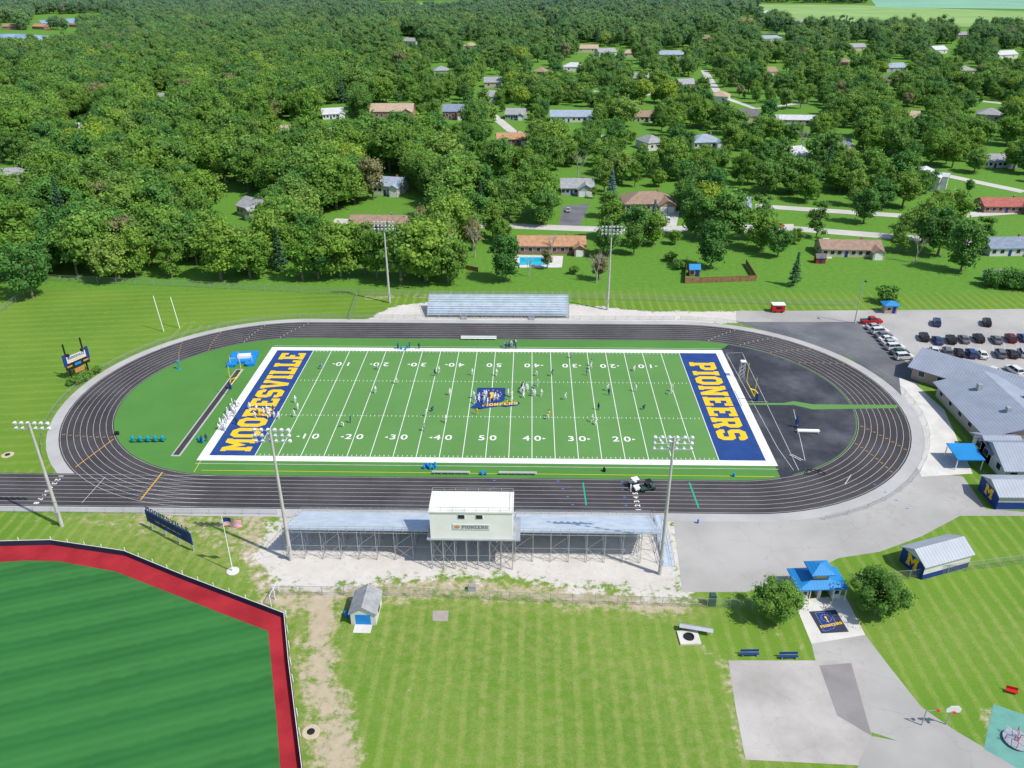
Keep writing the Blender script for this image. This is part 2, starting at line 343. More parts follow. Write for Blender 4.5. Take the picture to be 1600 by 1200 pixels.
tk=MB(); mats=[LANE,PM('orange_yellow_paint',(.60,.34,.05),.15,1),PM('green_line_paint',(.02,.36,.22),.05,1),PM('blue_line_paint',(.08,.22,.6),.05,1)]
pxline(tk,(118,730),(178,686),.18,.048,1); pxline(tk,(220,781),(254,738),.26,.048,1); pxline(tk,(128,786),(165,745),.1,.049,0)
pxline(tk,(911,754),(916,790),.26,.048,2); pxline(tk,(1077,754),(1092,795),.3,.048,2); pxline(tk,(1320,757),(1330,742),.16,.049,0)
for k in range(8):
    rr=31.8+k*1.235+.6
    for X0,mi in ((22,3),(34-k*.4,3),(46,3),(-25-k*.5,3)):
        if k%2==0: rect(tk,tcx+ta-(X0),tcx+ta-(X0)+.5,tcy-rr-.1,tcy-rr+.1,.051,mi)
    for t in (100,116,132,146,214,-20,-34,36,50,64,78):
        a=R(t-k*1.3); sx=-1 if abs(t)>90 else 1; mi=0 if t in(100,116,78,64) else 1
        c=Vector((tcx+sx*ta+rr*math.cos(a),tcy+rr*math.sin(a))); d=Vector((math.cos(a),math.sin(a)))*.28; e=Vector((-d.y,d.x))*.28
        tk.add([(*(c-d-e),.050),(*(c+d-e),.050),(*(c+d+e),.050),(*(c-d+e),.050)],[(0,1,2,3)],mi)
struct(tk.build('track_marks',mats))
dl=MB()
for p,q in (((1135,553),(1215,700)),((1160,552),(1248,735)),((1215,700),(1240,735)),((1163,628),(1200,628)),((1240,640),(1258,720)),((1135,552),(1160,551))): pxline(dl,p,q,.1,.047)
struct(dl.build('d_zone_lines',LANE))
rw=MB(); pxline(rw,(375,577),(274,713),1.9,.042,0); pxline(rw,(374,578),(275,711),1.2,.047,1); struct(rw.build('jump_runway',[APRON,TRACKM]))
# pitch
struct(rect(MB(),-54.86,54.86,-24.38,24.38,.046).build('football_turf',TURF))
struct(rect(rect(MB(),-54.86,-45.72,-24.38,24.38,.052),45.72,54.86,-24.38,24.38,.052).build('end_zones',EZ))
fm=MB(); W=1.83
rect(fm,-54.86-W,54.86+W,24.38,24.38+W,.052); rect(fm,-54.86-W,54.86+W,-24.38-W,-24.38,.052)
rect(fm,-54.86-W,-54.86,-24.38,24.38,.052); rect(fm,54.86,54.86+W,-24.38,24.38,.052)
for k in range(0,21):
    xx=-45.72+k*4.572; rect(fm,xx-.07,xx+.07,-24.38,24.38,.058)
for k in range(1,100):
    if k%5==0: continue
    xx=-45.72+k*.9144
    for yy in (-23.9,-8.13,8.13,23.9): rect(fm,xx-.05,xx+.05,yy-.3,yy+.3,.058)
for k in range(1,20):
    xx=-45.72+k*4.572
    for yy in (-8.13,8.13): rect(fm,xx-.5,xx-.08,yy-.05,yy+.05,.059); rect(fm,xx+.08,xx+.5,yy-.05,yy+.05,.059)
struct(fm.build('pitch_lines',WHITEL))
fo=MB()
for y0 in (-27.3,27.1): rect(fo,-56.5,56.5,y0-.07,y0+.07,.047,0)
pxline(fo,(315,718),(303,738),.1,.048,1); pxline(fo,(315,735),(1210,745),.1,.048,1)
struct(fo.build('bench_area_lines',[LANE,YEL]))
LET={'M':(10,[[(0,0),(3.6,0),(3.6,1.8),(3,1.8),(3,6),(5,2.6),(7,6),(7,1.8),(6.4,1.8),(6.4,0),(10,0),(10,1.8),(9.4,1.8),(9.4,8.2),(10,8.2),(10,10),(7,10),(5,6.4),(3,10),(0,10),(0,8.2),(.6,8.2),(.6,1.8),(0,1.8)]]),
'O':(8,[[(2,0),(6,0),(8,2),(8,8),(6,10),(2,10),(0,8),(0,2)],[(2.6,3),(2.6,7),(3.2,7.8),(4.8,7.8),(5.4,7),(5.4,3),(4.8,2.2),(3.2,2.2)]]),
'R':(8.4,[[(0,0),(3.8,0),(3.8,1.8),(3.2,1.8),(3.2,3.6),(4.2,3.6),(5.6,0),(8.4,0),(8.4,1.8),(7.6,1.8),(6.6,4),(8,5.4),(8,8.4),(6.4,10),(0,10),(0,8.2),(.6,8.2),(.6,1.8),(0,1.8)],[(3.2,5.4),(3.2,8),(5,8),(5.4,7.6),(5.4,5.8),(5,5.4)]]),
'P':(8,[[(0,0),(4,0),(4,1.8),(3.2,1.8),(3.2,3.6),(6.4,3.6),(8,5.2),(8,8.4),(6.4,10),(0,10),(0,8.2),(.6,8.2),(.6,1.8),(0,1.8)],[(3.2,5.4),(3.2,8),(5,8),(5.4,7.6),(5.4,5.8),(5,5.4)]]),
'E':(7.6,[[(0,0),(7.6,0),(7.6,3),(5.6,3),(5.6,2),(3.2,2),(3.2,4),(5.2,4),(5.2,6),(3.2,6),(3.2,8),(5.6,8),(5.6,7),(7.6,7),(7.6,10),(0,10),(0,8.2),(.6,8.2),(.6,1.8),(0,1.8)]]),
'S':(8,[[(0,1.6),(1.6,0),(6.4,0),(8,1.6),(8,4.6),(6.6,6),(2.6,6),(2.6,7.8),(5.4,7.8),(5.4,7),(8,7),(8,8.4),(6.4,10),(1.6,10),(0,8.4),(0,5.4),(1.4,4),(5.4,4),(5.4,2.2),(2.6,2.2),(2.6,3),(0,3)]]),
'V':(9,[[(3.2,0),(5.8,0),(8.4,8.2),(9,8.2),(9,10),(5.6,10),(5.6,8.2),(6,8.2),(4.5,3.4),(3,8.2),(3.4,8.2),(3.4,10),(0,10),(0,8.2),(.6,8.2)]]),
'I':(4,[[(0,0),(4,0),(4,1.8),(3.3,1.8),(3.3,8.2),(4,8.2),(4,10),(0,10),(0,8.2),(.7,8.2),(.7,1.8),(0,1.8)]]),
'L':(7.4,[[(0,0),(7.4,0),(7.4,3.6),(5.4,3.6),(5.4,2),(3.3,2),(3.3,8.2),(4,8.2),(4,10),(0,10),(0,8.2),(.7,8.2),(.7,1.8),(0,1.8)]]),
'N':(9,[[(0,0),(3.6,0),(3.6,1.8),(3,1.8),(3,5.8),(6,0),(8.4,0),(8.4,8.2),(9,8.2),(9,10),(5.4,10),(5.4,8.2),(6,8.2),(6,4.6),(3,10),(0,10),(0,8.2),(.6,8.2),(.6,1.8),(0,1.8)]])}
def word(mb,txt,L,H,tf,mi=0,gap=1.1):
    tot=sum(LET[c][0] for c in txt)+gap*(len(txt)-1); sx=L/tot; x0=-L/2
    for c in txt:
        wd,lo=LET[c]; mb.flat([[(x0+p[0]*sx,p[1]*H/10-H/2) for p in l] for l in lo],0,mi,tf); x0+=(wd+gap)*sx
wm=MB()
word(wm,'MOORESVILLE',45.5,6.1,lambda u,v:(-50.2-v,u,.058)); word(wm,'PIONEERS',36,6.1,lambda u,v:(50.3+v,1.2-u,.058))
struct(wm.build('end_zone_lettering',GOLD))
def text_mesh(body,h,off=.02,wx=1.,align='CENTER'):
    cu=bpy.data.curves.new('t','FONT'); cu.body=body; cu.size=h/.73; cu.offset=off; cu.align_x=align; cu.align_y='CENTER'
    o=bpy.data.objects.new('t',cu); COL.objects.link(o); dg=bpy.context.evaluated_depsgraph_get(); me=bpy.data.meshes.new_from_object(o.evaluated_get(dg))
    bpy.data.objects.remove(o); me.transform(Matrix.Scale(wx,4,(1,0,0))); return me
def text_obj(name,body,h,loc,rot,mat,parent=None,off=.02,wx=1.):
    me=text_mesh(body,h,off,wx); me.materials.clear(); me.materials.append(mat); o=bpy.data.objects.new(name,me); COL.objects.link(o); o.location=loc; o.rotation_euler=rot
    if parent: o.parent=parent
    return o
for i,nmb in enumerate((10,20,30,40,50,40,30,20,10)):
    xx=-36.576+i*9.144
    for sy in (-1,1):
        s='%d'%nmb; ss=s[0]+' '+s[1]
        struct(text_obj('yard_number',ss,1.95,(xx,sy*16.9,.060),(0,0,0 if sy<0 else math.pi),WHITEL,None,.03,1.12))
tm=MB()
for i,nmb in enumerate((10,20,30,40,0,40,30,20,10)):
    if nmb==0: continue
    xx=-36.576+i*9.144; d=-1 if i<4 else 1
    for sy in (-1,1): tm.add([(xx+d*2.2,sy*16.9-.3,.061),(xx+d*2.2,sy*16.9+.3,.061),(xx+d*2.9,sy*16.9,.061)],[(0,2,1)],0)
struct(tm.build('yard_arrows',WHITEL))
for k in range(8):
    yy=tcy-(31.8+1.235*k+.62)
    struct(text_obj('lane_number',str(8-k),.95,(G(993,772).x,yy,.053),(0,0,math.pi/2),WHITEL,None,.03)); struct(text_obj('lane_number',str(k+1),.95,(G(76,765).x,yy,.053),(0,0,-math.pi/2),WHITEL,None,.03))
IND=[(.12,1),(.72,1),(.72,.40),(.66,.30),(.60,.22),(.54,.18),(.48,.10),(.36,.08),(.26,.03),(.12,0),(.03,.04),(.10,.16),(.14,.26),(.12,.45)]
def emblem(cx,cy,H,rz,z0,frame=False,wx=1.):
    def tf(u,v,z): 
        u,v=(u-.42)*H*wx,(v-.5)*H; return (cx+u*math.cos(rz)-v*math.sin(rz),cy+u*math.sin(rz)+v*math.cos(rz),z)
    mb=MB(); 
    if frame: mb.flat([[(-.1,-.12),(1.02,-.12),(1.02,1.10),(-.1,1.10)]],0,3,lambda u,v:tf(u,v,z0))
    if frame: mb.flat([[((u-.4)*1.05+.4,(v-.5)*1.03+.5) for u,v in IND]],0,4,lambda u,v:tf(u,v,z0+.004))
    mb.flat([IND],0,1,lambda u,v:tf(u,v,z0+.008))
    for k in range(13):
        a=2*math.pi*k/13; mb.flat([[(.44+.20*math.cos(a)+.024*math.cos(t)*(1 if j%2 else .45),.68+.20*math.sin(a)+.024*math.sin(t)*(1 if j%2 else .45)) for j,t in enumerate([q*math.pi/5 for q in range(10)])]],0,2,lambda u,v:tf(u,v,z0+.012))
    mb.flat([[(.425,.45),(.455,.45),(.465,.66),(.49,.72),(.455,.80),(.44,.77),(.415,.79),(.39,.72),(.415,.66)]],0,2,lambda u,v:tf(u,v,z0+.013))
    if not frame: mb.flat([[(.02,.02),(.30,.16),(.62,.20),(1.0,.34),(1.04,.24),(.98,.14),(.74,.06),(.62,.10),(.40,.02),(.18,-.06)],],0,1,lambda u,v:tf(u,v,z0+.010))
    word(mb,'PIONEERS',.74 if not frame else .95,.12 if not frame else .13,lambda u,v:tf(u+.62-(.14 if frame else 0),v+(.30 if frame else .20)+u*.16,z0+.018),2)
    struct(mb.build('painted_state_emblem',[LANE,NAVY,GOLD,PM('dark_panel_paint',(.035,.045,.075),.2,1),PM('grey_outline_paint',(.3,.32,.36),.1,1)]))
emblem(G(768,620).x-.2,G(768,622).y,9.6,0,.062,wx=1.12)
# ---------------------------------------------------------------- baseball corner
sheet('warning_track',[(-40,853),(0,853),(80,851),(195,868),(285,905),(445,966),(452,1040),(462,1120),(475,1215),(-40,1215)],.012,REDT)
sheet('outfield_turf',[(-40,881),(40,876),(92,877),(180,893),(262,925),(350,960),(419,986),(426,1060),(433,1130),(439,1215),(-40,1215)],.022,BTURF)
wp=GL([(-40,853),(0,853),(80,851),(195,868),(285,905),(445,966),(452,1040),(462,1120),(474,1215)])
t=root('outfield_wall','low dark padded outfield wall with white posts curving round the red warning track','wall',(*wp[5],0))
pn=MB();cp=MB()
for a,c in zip(wp[:-1],wp[1:]):
    a=Vector(a);c=Vector(c);o=Vector(wp[5]);d=(c-a).normalized();n=Vector((-d.y,d.x))*.08;a-=o;c-=o
    pn.add([(*(a+n),0),(*(a-n),0),(*(c-n),0),(*(c+n),0),(*(a+n),1.0),(*(a-n),1.0),(*(c-n),1.0),(*(c+n),1.0)],[(0,1,5,4),(1,2,6,5),(2,3,7,6),(3,0,4,7),(4,5,6,7)])
    cp.bar((*a,1.06),(*c,1.06),.05,4)
pn.build('padding',PM('dark_wall_padding',(.02,.025,.06),.2,1),t); cp.build('top_rail',WHITE,t)
pm=MB().bar((0,0,0),(0,0,1.5),.06,6).mesh('wall_post',WHITE)
for a,c in zip(wp[:-1],wp[1:]):
    a=Vector(a);c=Vector(c); L=(c-a).length; d=(c-a).normalized(); n=Vector((-d.y,d.x))*.25
    for k in range(int(L/3.2)): q=a+d*k*3.2+n-Vector(wp[5]); inst('wall_post',pm,t,(q.x,q.y,0))
# ---------------------------------------------------------------- paths on the lower right
sheet('gate_plaza',[(1240,938),(1320,930),(1352,992),(1268,1006)],.012,CONC)
sheet('entry_path',[(1268,1006),(1352,992),(1390,1042),(1440,1105),(1490,1140),(1600,1205),(1600,1230),(1545,1215),(1440,1170),(1350,1140),(1345,1040),(1275,1036)],.010,ASPH)
sheet('old_court',[(1138,1032),(1350,1032),(1362,1150),(1342,1196),(1165,1187),(1150,1110)],.014,PM('worn_asphalt_court',(.37,.35,.33),.14,.12,.9,c2=(.50,.48,.46),crack=.2))
sheet('asphalt_patch',[(1280,1040),(1330,1036),(1362,1150),(1308,1118)],.018,ASPHM)
sheet('lower_path',[(1342,1190),(1362,1150),(1440,1165),(1600,1225),(1600,1300),(1330,1250)],.016,ASPH)
sheet('concrete_pad',[(676,954),(701,954),(700,971),(676,970)],.012,PM('brown_concrete',(.34,.30,.27),.1,1))
emblem((G(1293,971)).x,(G(1293,971)).y,3.7,R(6),.020,frame=True)
sheet('play_pad',[(1552,1100),(1640,1130),(1640,1230),(1537,1170)],.012,PM('teal_rubber_pad',(.13,.32,.28),.12,.6))
for px_,py_ in ((486,1144),(12,711)):
    q=G(px_,py_); mb=MB(); mb.lathe([(1.15,0),(1.15,.08),(1.05,.1)],20,(0,0,0),0); mb.lathe([(.5,.1),(.5,.16),(.3,.18)],14,(0,0,0),1)
    o=mb.build('sprinkler_cover',[PM('sand',(.5,.42,.3),.1,1),BLACK],None,(q.x,q.y,0)); tag(o,'round sandy sprinkler cover set in the '+('dirt beside the red warning track' if px_>100 else 'grass left of the track'),'cover')
# ---------------------------------------------------------------- far roads, drives, pool, fields
def road(name,px,w,z=.02,mat=ROADM):
    p=[Vector(q) for q in GL(px)]; mb=MB(); L=[];Rr=[]
    for i,q in enumerate(p):
        d=((p[min(i+1,len(p)-1)])-(p[max(i-1,0)])).normalized(); n=Vector((-d.y,d.x))*w/2; L.append(q+n);Rr.append(q-n)
    for i in range(len(p)-1): mb.add([(*L[i],z),(*Rr[i],z),(*Rr[i+1],z),(*L[i+1],z)],[(0,1,2,3)])
    return struct(mb.build(name,mat))
RD=[[(520,345),(600,349),(700,352),(800,353),(900,357),(1000,360),(1130,354),(1250,358),(1400,370),(1640,388)],
    [(430,218),(470,212),(520,214),(570,206),(640,204),(720,200)],[(1330,120),(1360,132),(1395,150)],[(770,180),(800,205),(850,215),(960,212)],[(880,110),(905,140),(1000,150),(1110,130)],
    [(1100,110),(1125,150),(1180,170),(1260,160)],[(1180,240),(1300,245),(1420,262),(1600,300)],[(1010,60),(1200,52),(1400,60)],[(1460,150),(1640,170)],[(1600,330),(1450,340),(1300,330),(1180,322)]]
for i,r_ in enumerate(RD): road('road' if i else 'street',r_,6.5 if i==0 else 6,.03+.006*i)
sheet('driveway',[(880,322),(922,318),(905,356),(872,356)],.02,ASPHD); sheet('driveway',[(1035,330),(1062,330),(1055,362),(1040,360)],.024,ROADM)
sheet('driveway',[(468,205),(528,198),(540,222),(478,224)],.016,ROADM); sheet('driveway',[(1140,352),(1240,350),(1240,362),(1150,362)],.014,ROADM)
sheet('driveway',[(636,190),(660,192),(664,206),(636,206)],.018,ROADM); sheet('driveway',[(1290,404),(1300,404),(1296,372),(1286,372)],.022,ROADM)
sheet('patio',[(800,398),(880,400),(878,418),(802,418)],.02,CONC); sheet('pool_water',[(812,402),(857,402),(859,414),(812,414)],.045,POOLM)
sheet('lake',[(-150,56),(30,53),(80,57),(118,59),(95,68),(30,73),(-150,77)],.3,LAKE); sheet('lake',[(60,32),(110,29),(178,27),(182,32),(120,36),(65,37)],.36,LAKE)
sheet('crop_field',[(1170,7),(1330,8),(1640,20),(1720,46),(1240,38)],.4,CROP); sheet('far_crop_field',[(1340,-26),(1780,-26),(1730,16),(1370,12)],.5,CROP2)
sheet('crop_field',[(600,6),(720,4),(730,9),(600,11)],.45,CROP)
# ---------------------------------------------------------------- buildings
HS=[]
_mc={}
def cmesh(key,fn):
    if key not in _mc: _mc[key]=fn()
    return _mc[key]
def winmesh(w,h): return cmesh(('w',w,h),lambda:MB().box(-w/2-.08,w/2+.08,-.05,.0,-h/2-.08,h/2+.08).mesh('window',WHITE)),cmesh(('p',w,h),lambda:MB().box(-w/2,w/2,-.075,-.052,-h/2,h/2).mesh('pane',GLASS))
def add_win(t,x,y,z,rz,w=1.3,h=1.2):
    a,c=winmesh(w,h); o=inst('window',a,t,(x,y,z),rz); inst('pane',c,o)
def building(name,label,cat,org,w,d,h,rz,roof,wall,rise=2.,style='gable',wins=3,door=True,garage=0,chim=True,ov=.45,axis='x',group=None,side=1):
    t=root(name,label,cat,(org.x,org.y,0),rz,group)
    mb=MB().box(-w/2,w/2,0,d,0,h)
    if style=='gable':
        if axis=='x': 
            for s in (-1,1): mb.prism([(0,h),(d,h),(d/2,h+rise)],s*w/2-.01*s,s*(w/2-.15),'x')
        else:
            for yy in (0.01,d-.15): mb.prism([(-w/2,h),(w/2,h),(0,h+rise)],yy,yy+.14,'y')
    gw=2.9*garage+.6
    if garage: mb.box(w/2-gw-.2,w/2-.2,-2.6,-.003,0,h-.05)
    mb.build('wall',wall,t); rm=MB(); e=ov
    sec=lambda c,hw,rs,hh=h:[(c-hw-e,hh+.04-e*rs/hw),(c,hh+rs+.14),(c+hw+e,hh+.04-e*rs/hw),(c+hw+e,hh-.14-e*rs/hw),(c,hh+rs-.06),(c-hw-e,hh-.14-e*rs/hw)]
    if style=='gable':
        if axis=='x': rm.prism(sec(d/2,d/2,rise),-w/2-e,w/2+e,'x')
        else: rm.prism(sec(0,w/2,rise),-e,d+e,'y')
    else:
        k=min(w,d)/2; zz=h-.02; a=[(-w/2-e,-e),(w/2+e,-e),(w/2+e,d+e),(-w/2-e,d+e)]
        if w>=d: r0,r1=(-w/2+k,d/2,h+rise),(w/2-k,d/2,h+rise)
        else: r0,r1=(0,k,h+rise),(0,d-k,h+rise)
        v=[(*p,zz-.16) for p in a]+[(*p,zz) for p in a]+[r0,r1]
        f=[(3,2,1,0)]+[(i,(i+1)%4,4+(i+1)%4,4+i) for i in range(4)]
        f+=([(4,5,9,8),(5,6,9),(6,7,8,9),(7,4,8)] if w>=d else [(4,5,8),(5,6,9,8),(6,7,9),(7,4,8,9)])
        rm.add(v,f)
    ro=rm.build('roof',roof,t)
    if chim: MB().box(w*.2,w*.2+.7,d*.55,d*.55+.7,h+rise*.4,h+rise+.7).build('chimney',WALL['brick'],ro)
    if garage:
        rs=min(rise*.8,gw*.28); cx=w/2-gw/2-.2
        MB().prism(sec(cx,gw/2,rs,h-.06),-2.6-e,d*.42,'y').build('garage_roof',roof,t)
        MB().prism([(cx-gw/2,h-.05),(cx+gw/2,h-.05),(cx,h+rs-.06)],-2.6,-2.46,'y').build('garage_gable',wall,t)
        for k in range(garage):
            gm=cmesh('gar',lambda:MB().box(-1.25,1.25,-.06,0,0,2.2).mesh('garage_door',WHITE)); inst('garage_door',gm,t,(cx-gw/2+1.75+k*2.9,-2.602,.02))
    slots=wins+(1 if door else 0); x0=-w/2; x1=w/2-(gw if garage else 0)
    for i in range(slots):
        x=x0+(x1-x0)*(i+.5)/slots
        if door and i==slots//2:
            dm=cmesh('door',lambda:MB().box(-.5,.5,-.06,0,0,2.05).mesh('door',NAVY)); inst('door',dm,t,(x,-.002,.02))
        else: add_win(t,x,-.002,h*.55,0)
    for s in (-1,1):
        for k in range(side): add_win(t,s*(w/2+.002),d*(k+.5)/max(1,side),h*.55,s*R(90))
    return t
def house(label,px,py,wpx,roof,wall='white',rz=0,d=9,h=2.8,rise=2.1,style='gable',wins=4,garage=1,far=False,**k):
    o=G(px,py); s=proj(o)[2]; w=wpx/s; HS.append((px,py,wpx,s))
    if far: wins=2;garage=0
    building(k.pop('name','house'),label,k.pop('cat','house'),o,w,d,h,R(rz),ROOF[roof],WALL[wall],rise,style,wins,not far,garage,not far and k.pop('ch',True),**k)
house('long brick ranch house with orange brown roof behind the blue swimming pool',862,397,104,'orange','brick',0,9,3,1.9,wins=6)
house('wide brown hip roofed ranch house right of the dark asphalt driveway',1015,330,78,'brown','tanbrick',4,13,3,3.2,'hip',wins=4,garage=2)
house('brown roofed ranch house half hidden under trees left of the field light mast',590,362,88,'brown','tanbrick',-2,9,3,1.8,wins=5)
house('grey roofed house with white garage at the top of the dark driveway',902,305,50,'grey','grey',0,10,3.2,2.6,wins=3,garage=2)
house('low ranch house with long brown roof on the open lawn at right',1330,402,92,'brown','beige',-2,9,2.8,1.7,wins=6)
house('slate roofed house cut by the right edge beyond the hedge',1585,400,80,'slate','white',3,10,2.9,2,wins=4)
house('red brick house with reddish roof near the right edge street',1574,333,74,'red','brick',0,9,2.8,2,wins=5)
house('white house with pale blue grey roof among trees left of centre',604,305,44,'blue_grey','white',-12,11,4,2.4,wins=3)
house('grey roofed house seen through trees above the left woodland edge',386,340,46,'grey','beige',-35,10,4,2.4,wins=3)
house('pale blue roofed house with pyramid hip roof right of centre',1106,232,46,'blue_grey','white',8,13,3.2,3,'hip')
house('grey brown roofed brick house with two gables in the upper left centre',612,187,66,'tan','brick',0,14,5,3.5,wins=6,garage=2)
house('brick house with slate blue roof in the upper centre',708,187,32,'slate','brick',0,12,5,3.2)
house('house with grey roof and pale driveway left of the two gabled brick house',522,186,34,'pale','white',18,12,3.2,2.5)
house('low building with long blue grey roof in the upper centre',893,191,66,'blue_grey','white',0,13,3.4,2.6,wins=6)
house('grey shingled house between the slate roofed brick house and the long blue roof',804,187,30,'grey','grey',-8,12,3.2,2.6)
house('beige house with tan roof beside the curving pale driveway',447,214,44,'tan','beige',-5,11,3.2,2.2)
house('orange roofed house tucked in trees below the long blue roof',800,226,46,'orange','brick',6,11,3,2.2)
house('brown roofed house right of the long blue grey roof',1002,190,40,'brown','beige',0,12,3,2.4)
house('white gabled house standing among trees near the right',1245,258,38,'pale','white',20,12,5,2.6)
house('white metal barn with bright ribbed wall near the right edge',1466,297,30,'pale','white',60,14,6,2.4,name='barn',cat='barn',ch=False)
house('long white roofed house behind the two oaks at upper right',1243,195,64,'pale','beige',-4,10,3,1.8)
house('small white house with grey roof beside the far right road',1310,236,44,'grey','white',6,11,3,2.2)
house('small house with pale blue roof just right of the centre street',1152,332,38,'blue_grey','grey',-6,9,2.8,2)
house('white and grey roofed cottage deep in the left woods',131,212,34,'pale','white',20,12,4,2.2)
house('grey roofed house at the left edge of the woods',14,290,48,'grey','beige',15,11,4,2.4)
house('tan roofed house partly hidden at the right edge above the reddish roof',1560,262,48,'grey','white',0,11,3,2.2)
FARH=[(897,112,34,'pale','white'),(917,82,36,'tan','beige'),(950,88,30,'grey','white'),(985,90,26,'tan','beige'),(1050,92,40,'blue_grey','grey'),(770,137,26,'grey','beige'),(842,120,20,'brown','brick'),
(765,160,30,'grey','white'),(1172,192,30,'dark','beige'),(1205,66,40,'blue_grey','white'),(1165,37,26,'red','redw'),(1191,24,22,'pale','white'),(1122,160,28,'tan','white'),(1340,80,30,'grey','beige'),(1400,113,32,'blue_grey','grey'),
(1310,104,28,'brown','brick'),(1470,84,26,'pale','white'),(1575,92,40,'pale','white'),(1510,118,26,'grey','beige'),(1250,40,22,'grey','white'),(1100,66,26,'brown','brick'),(1545,190,36,'grey','beige'),(15,46,22,'brown','brick'),(60,46,26,'orange','brick'),
(118,43,24,'brown','brick'),(255,165,26,'grey','beige'),(640,70,22,'grey','white'),(735,78,22,'tan','beige'),(1000,130,26,'grey','beige'),(1075,140,26,'grey','brick'),(860,60,22,'pale','beige'),(1390,135,26,'dark','beige'),(30,140,24,'grey','beige'),(690,118,24,'grey','grey'),
(1500,60,26,'grey','beige'),(1420,195,30,'tan','beige'),(1025,235,30,'grey','white'),(1205,120,26,'brown','beige')]
seen=set()
for i,(x_,y_,w_,r_,wl) in enumerate(FARH):
    near=min(range(len(FARH)),key=lambda j:1e9 if j==i else abs(FARH[j][0]-x_)+2*abs(FARH[j][1]-y_)); q=FARH[near]; wn={'redw':'red'}.get(wl,wl)
    lab='small distant %s house with %s roof, %s a %s roofed one'%(wn,r_.replace('_',' '),'left of' if q[0]>x_ else 'right of',q[3].replace('_',' '))
    if lab in seen: lab+=(', far left' if x_<300 else ', nearer' if y_>100 else ', farther')
    if lab in seen: lab+=' away'
    seen.add(lab)
    house(lab,x_,y_,w_,r_,wl,random.uniform(-25,25),12,4,3,'gable' if i%3 else 'hip',far=True)
def fence(name,label,pts,h,sp,postm,panelm,pr=.05,cat='fence',rail=True,group=None):
    o=Vector(pts[0]); t=root(name,label,cat,(o.x,o.y,0),0,group); pn=MB(); rl=MB(); n=0
    pm=MB().bar((0,0,0),(0,0,h+.05),pr,6).mesh('post',postm)
    for a,c in zip(pts[:-1],pts[1:]):
        a=Vector(a)-o;c=Vector(c)-o;L=(c-a).length;k=max(1,round(L/sp))
        pn.add([(*a,.04),(*c,.04),(*c,h-.03),(*a,h-.03)],[(0,1,2,3)]); rl.bar((*a,h),(*c,h),pr*.6,4)
        for j in range(k): q=a.lerp(c,j/k); inst('post',pm,t,(q.x,q.y,0)); n+=1
    c=Vector(pts[-1])-o; inst('post',pm,t,(c.x,c.y,0))
    pn.build('mesh_panel' if panelm is CHAIN else 'board_panel',panelm,t)
    if rail: rl.build('top_rail',postm,t)
    return t
fence('chain_link_fence','long chain link fence along the wood behind the stadium left half',GL([(0,432),(95,440),(300,449),(560,462)]),2,6,GALV,CHAIN)
fence('chain_link_fence','chain link fence between the stadium and the back gardens, right half',GL([(560,462),(800,466),(1000,470),(1200,476),(1335,478)]),1.8,4.5,GALV,CHAIN)
fence('chain_link_fence','short fence corner between the left lawn and the gravel path',GL([(560,462),(553,482),(547,500)]),1.8,3,GALV,CHAIN)
fence('chain_link_fence','chain link fence running off the left edge beside the woods',GL([(-30,505),(0,490),(38,463)]),1.8,4,GALV,CHAIN)
fence('chain_link_fence','chain link fence across the grass behind the gravel of the main stand',GL([(425,930),(470,930),(640,932),(860,942),(1000,946),(1175,952)]),1.8,3.2,GALV,CHAIN)
fence('chain_link_fence','chain link fence running right from the blue roofed gate',GL([(1330,912),(1420,905),(1510,892),(1620,878)]),1.8,3.2,GALV,CHAIN)
rp=[(tcx-ta+45*math.cos(R(a)),tcy+45*math.sin(R(a))) for a in range(215,89,-6)]+[(tcx+ta,tcy+45)]
fence('chain_link_fence','low chain link fence following the outside of the left track bend and far straight',rp,1.1,3.2,GALV,CHAIN,.04)
rp=[(tcx+ta+45.2*math.cos(R(a)),tcy+45.2*math.sin(R(a))) for a in range(88,-75,-6)]
fence('chain_link_fence','low chain link fence following the outside of the right track bend',rp,1.1,3.2,GALV,CHAIN,.04)
fence('chain_link_fence','low chain link fence between the sprint straight and the scoreboard grass',[(-125,-43.6),(-60,-43.6),(-36,-43.4)],1.1,3.2,GALV,CHAIN,.04)
fence('wooden_fence','brown timber garden fence around a back yard right of centre',GL([(1073,408),(1070,443),(1181,439),(1165,413)]),1.8,2.4,WOOD,WOOD,.07)
fence('wooden_fence','short brown timber screen beside the brick house left of the pool',GL([(722,420),(747,425)]),1.5,2.4,WOOD,WOOD,.07)
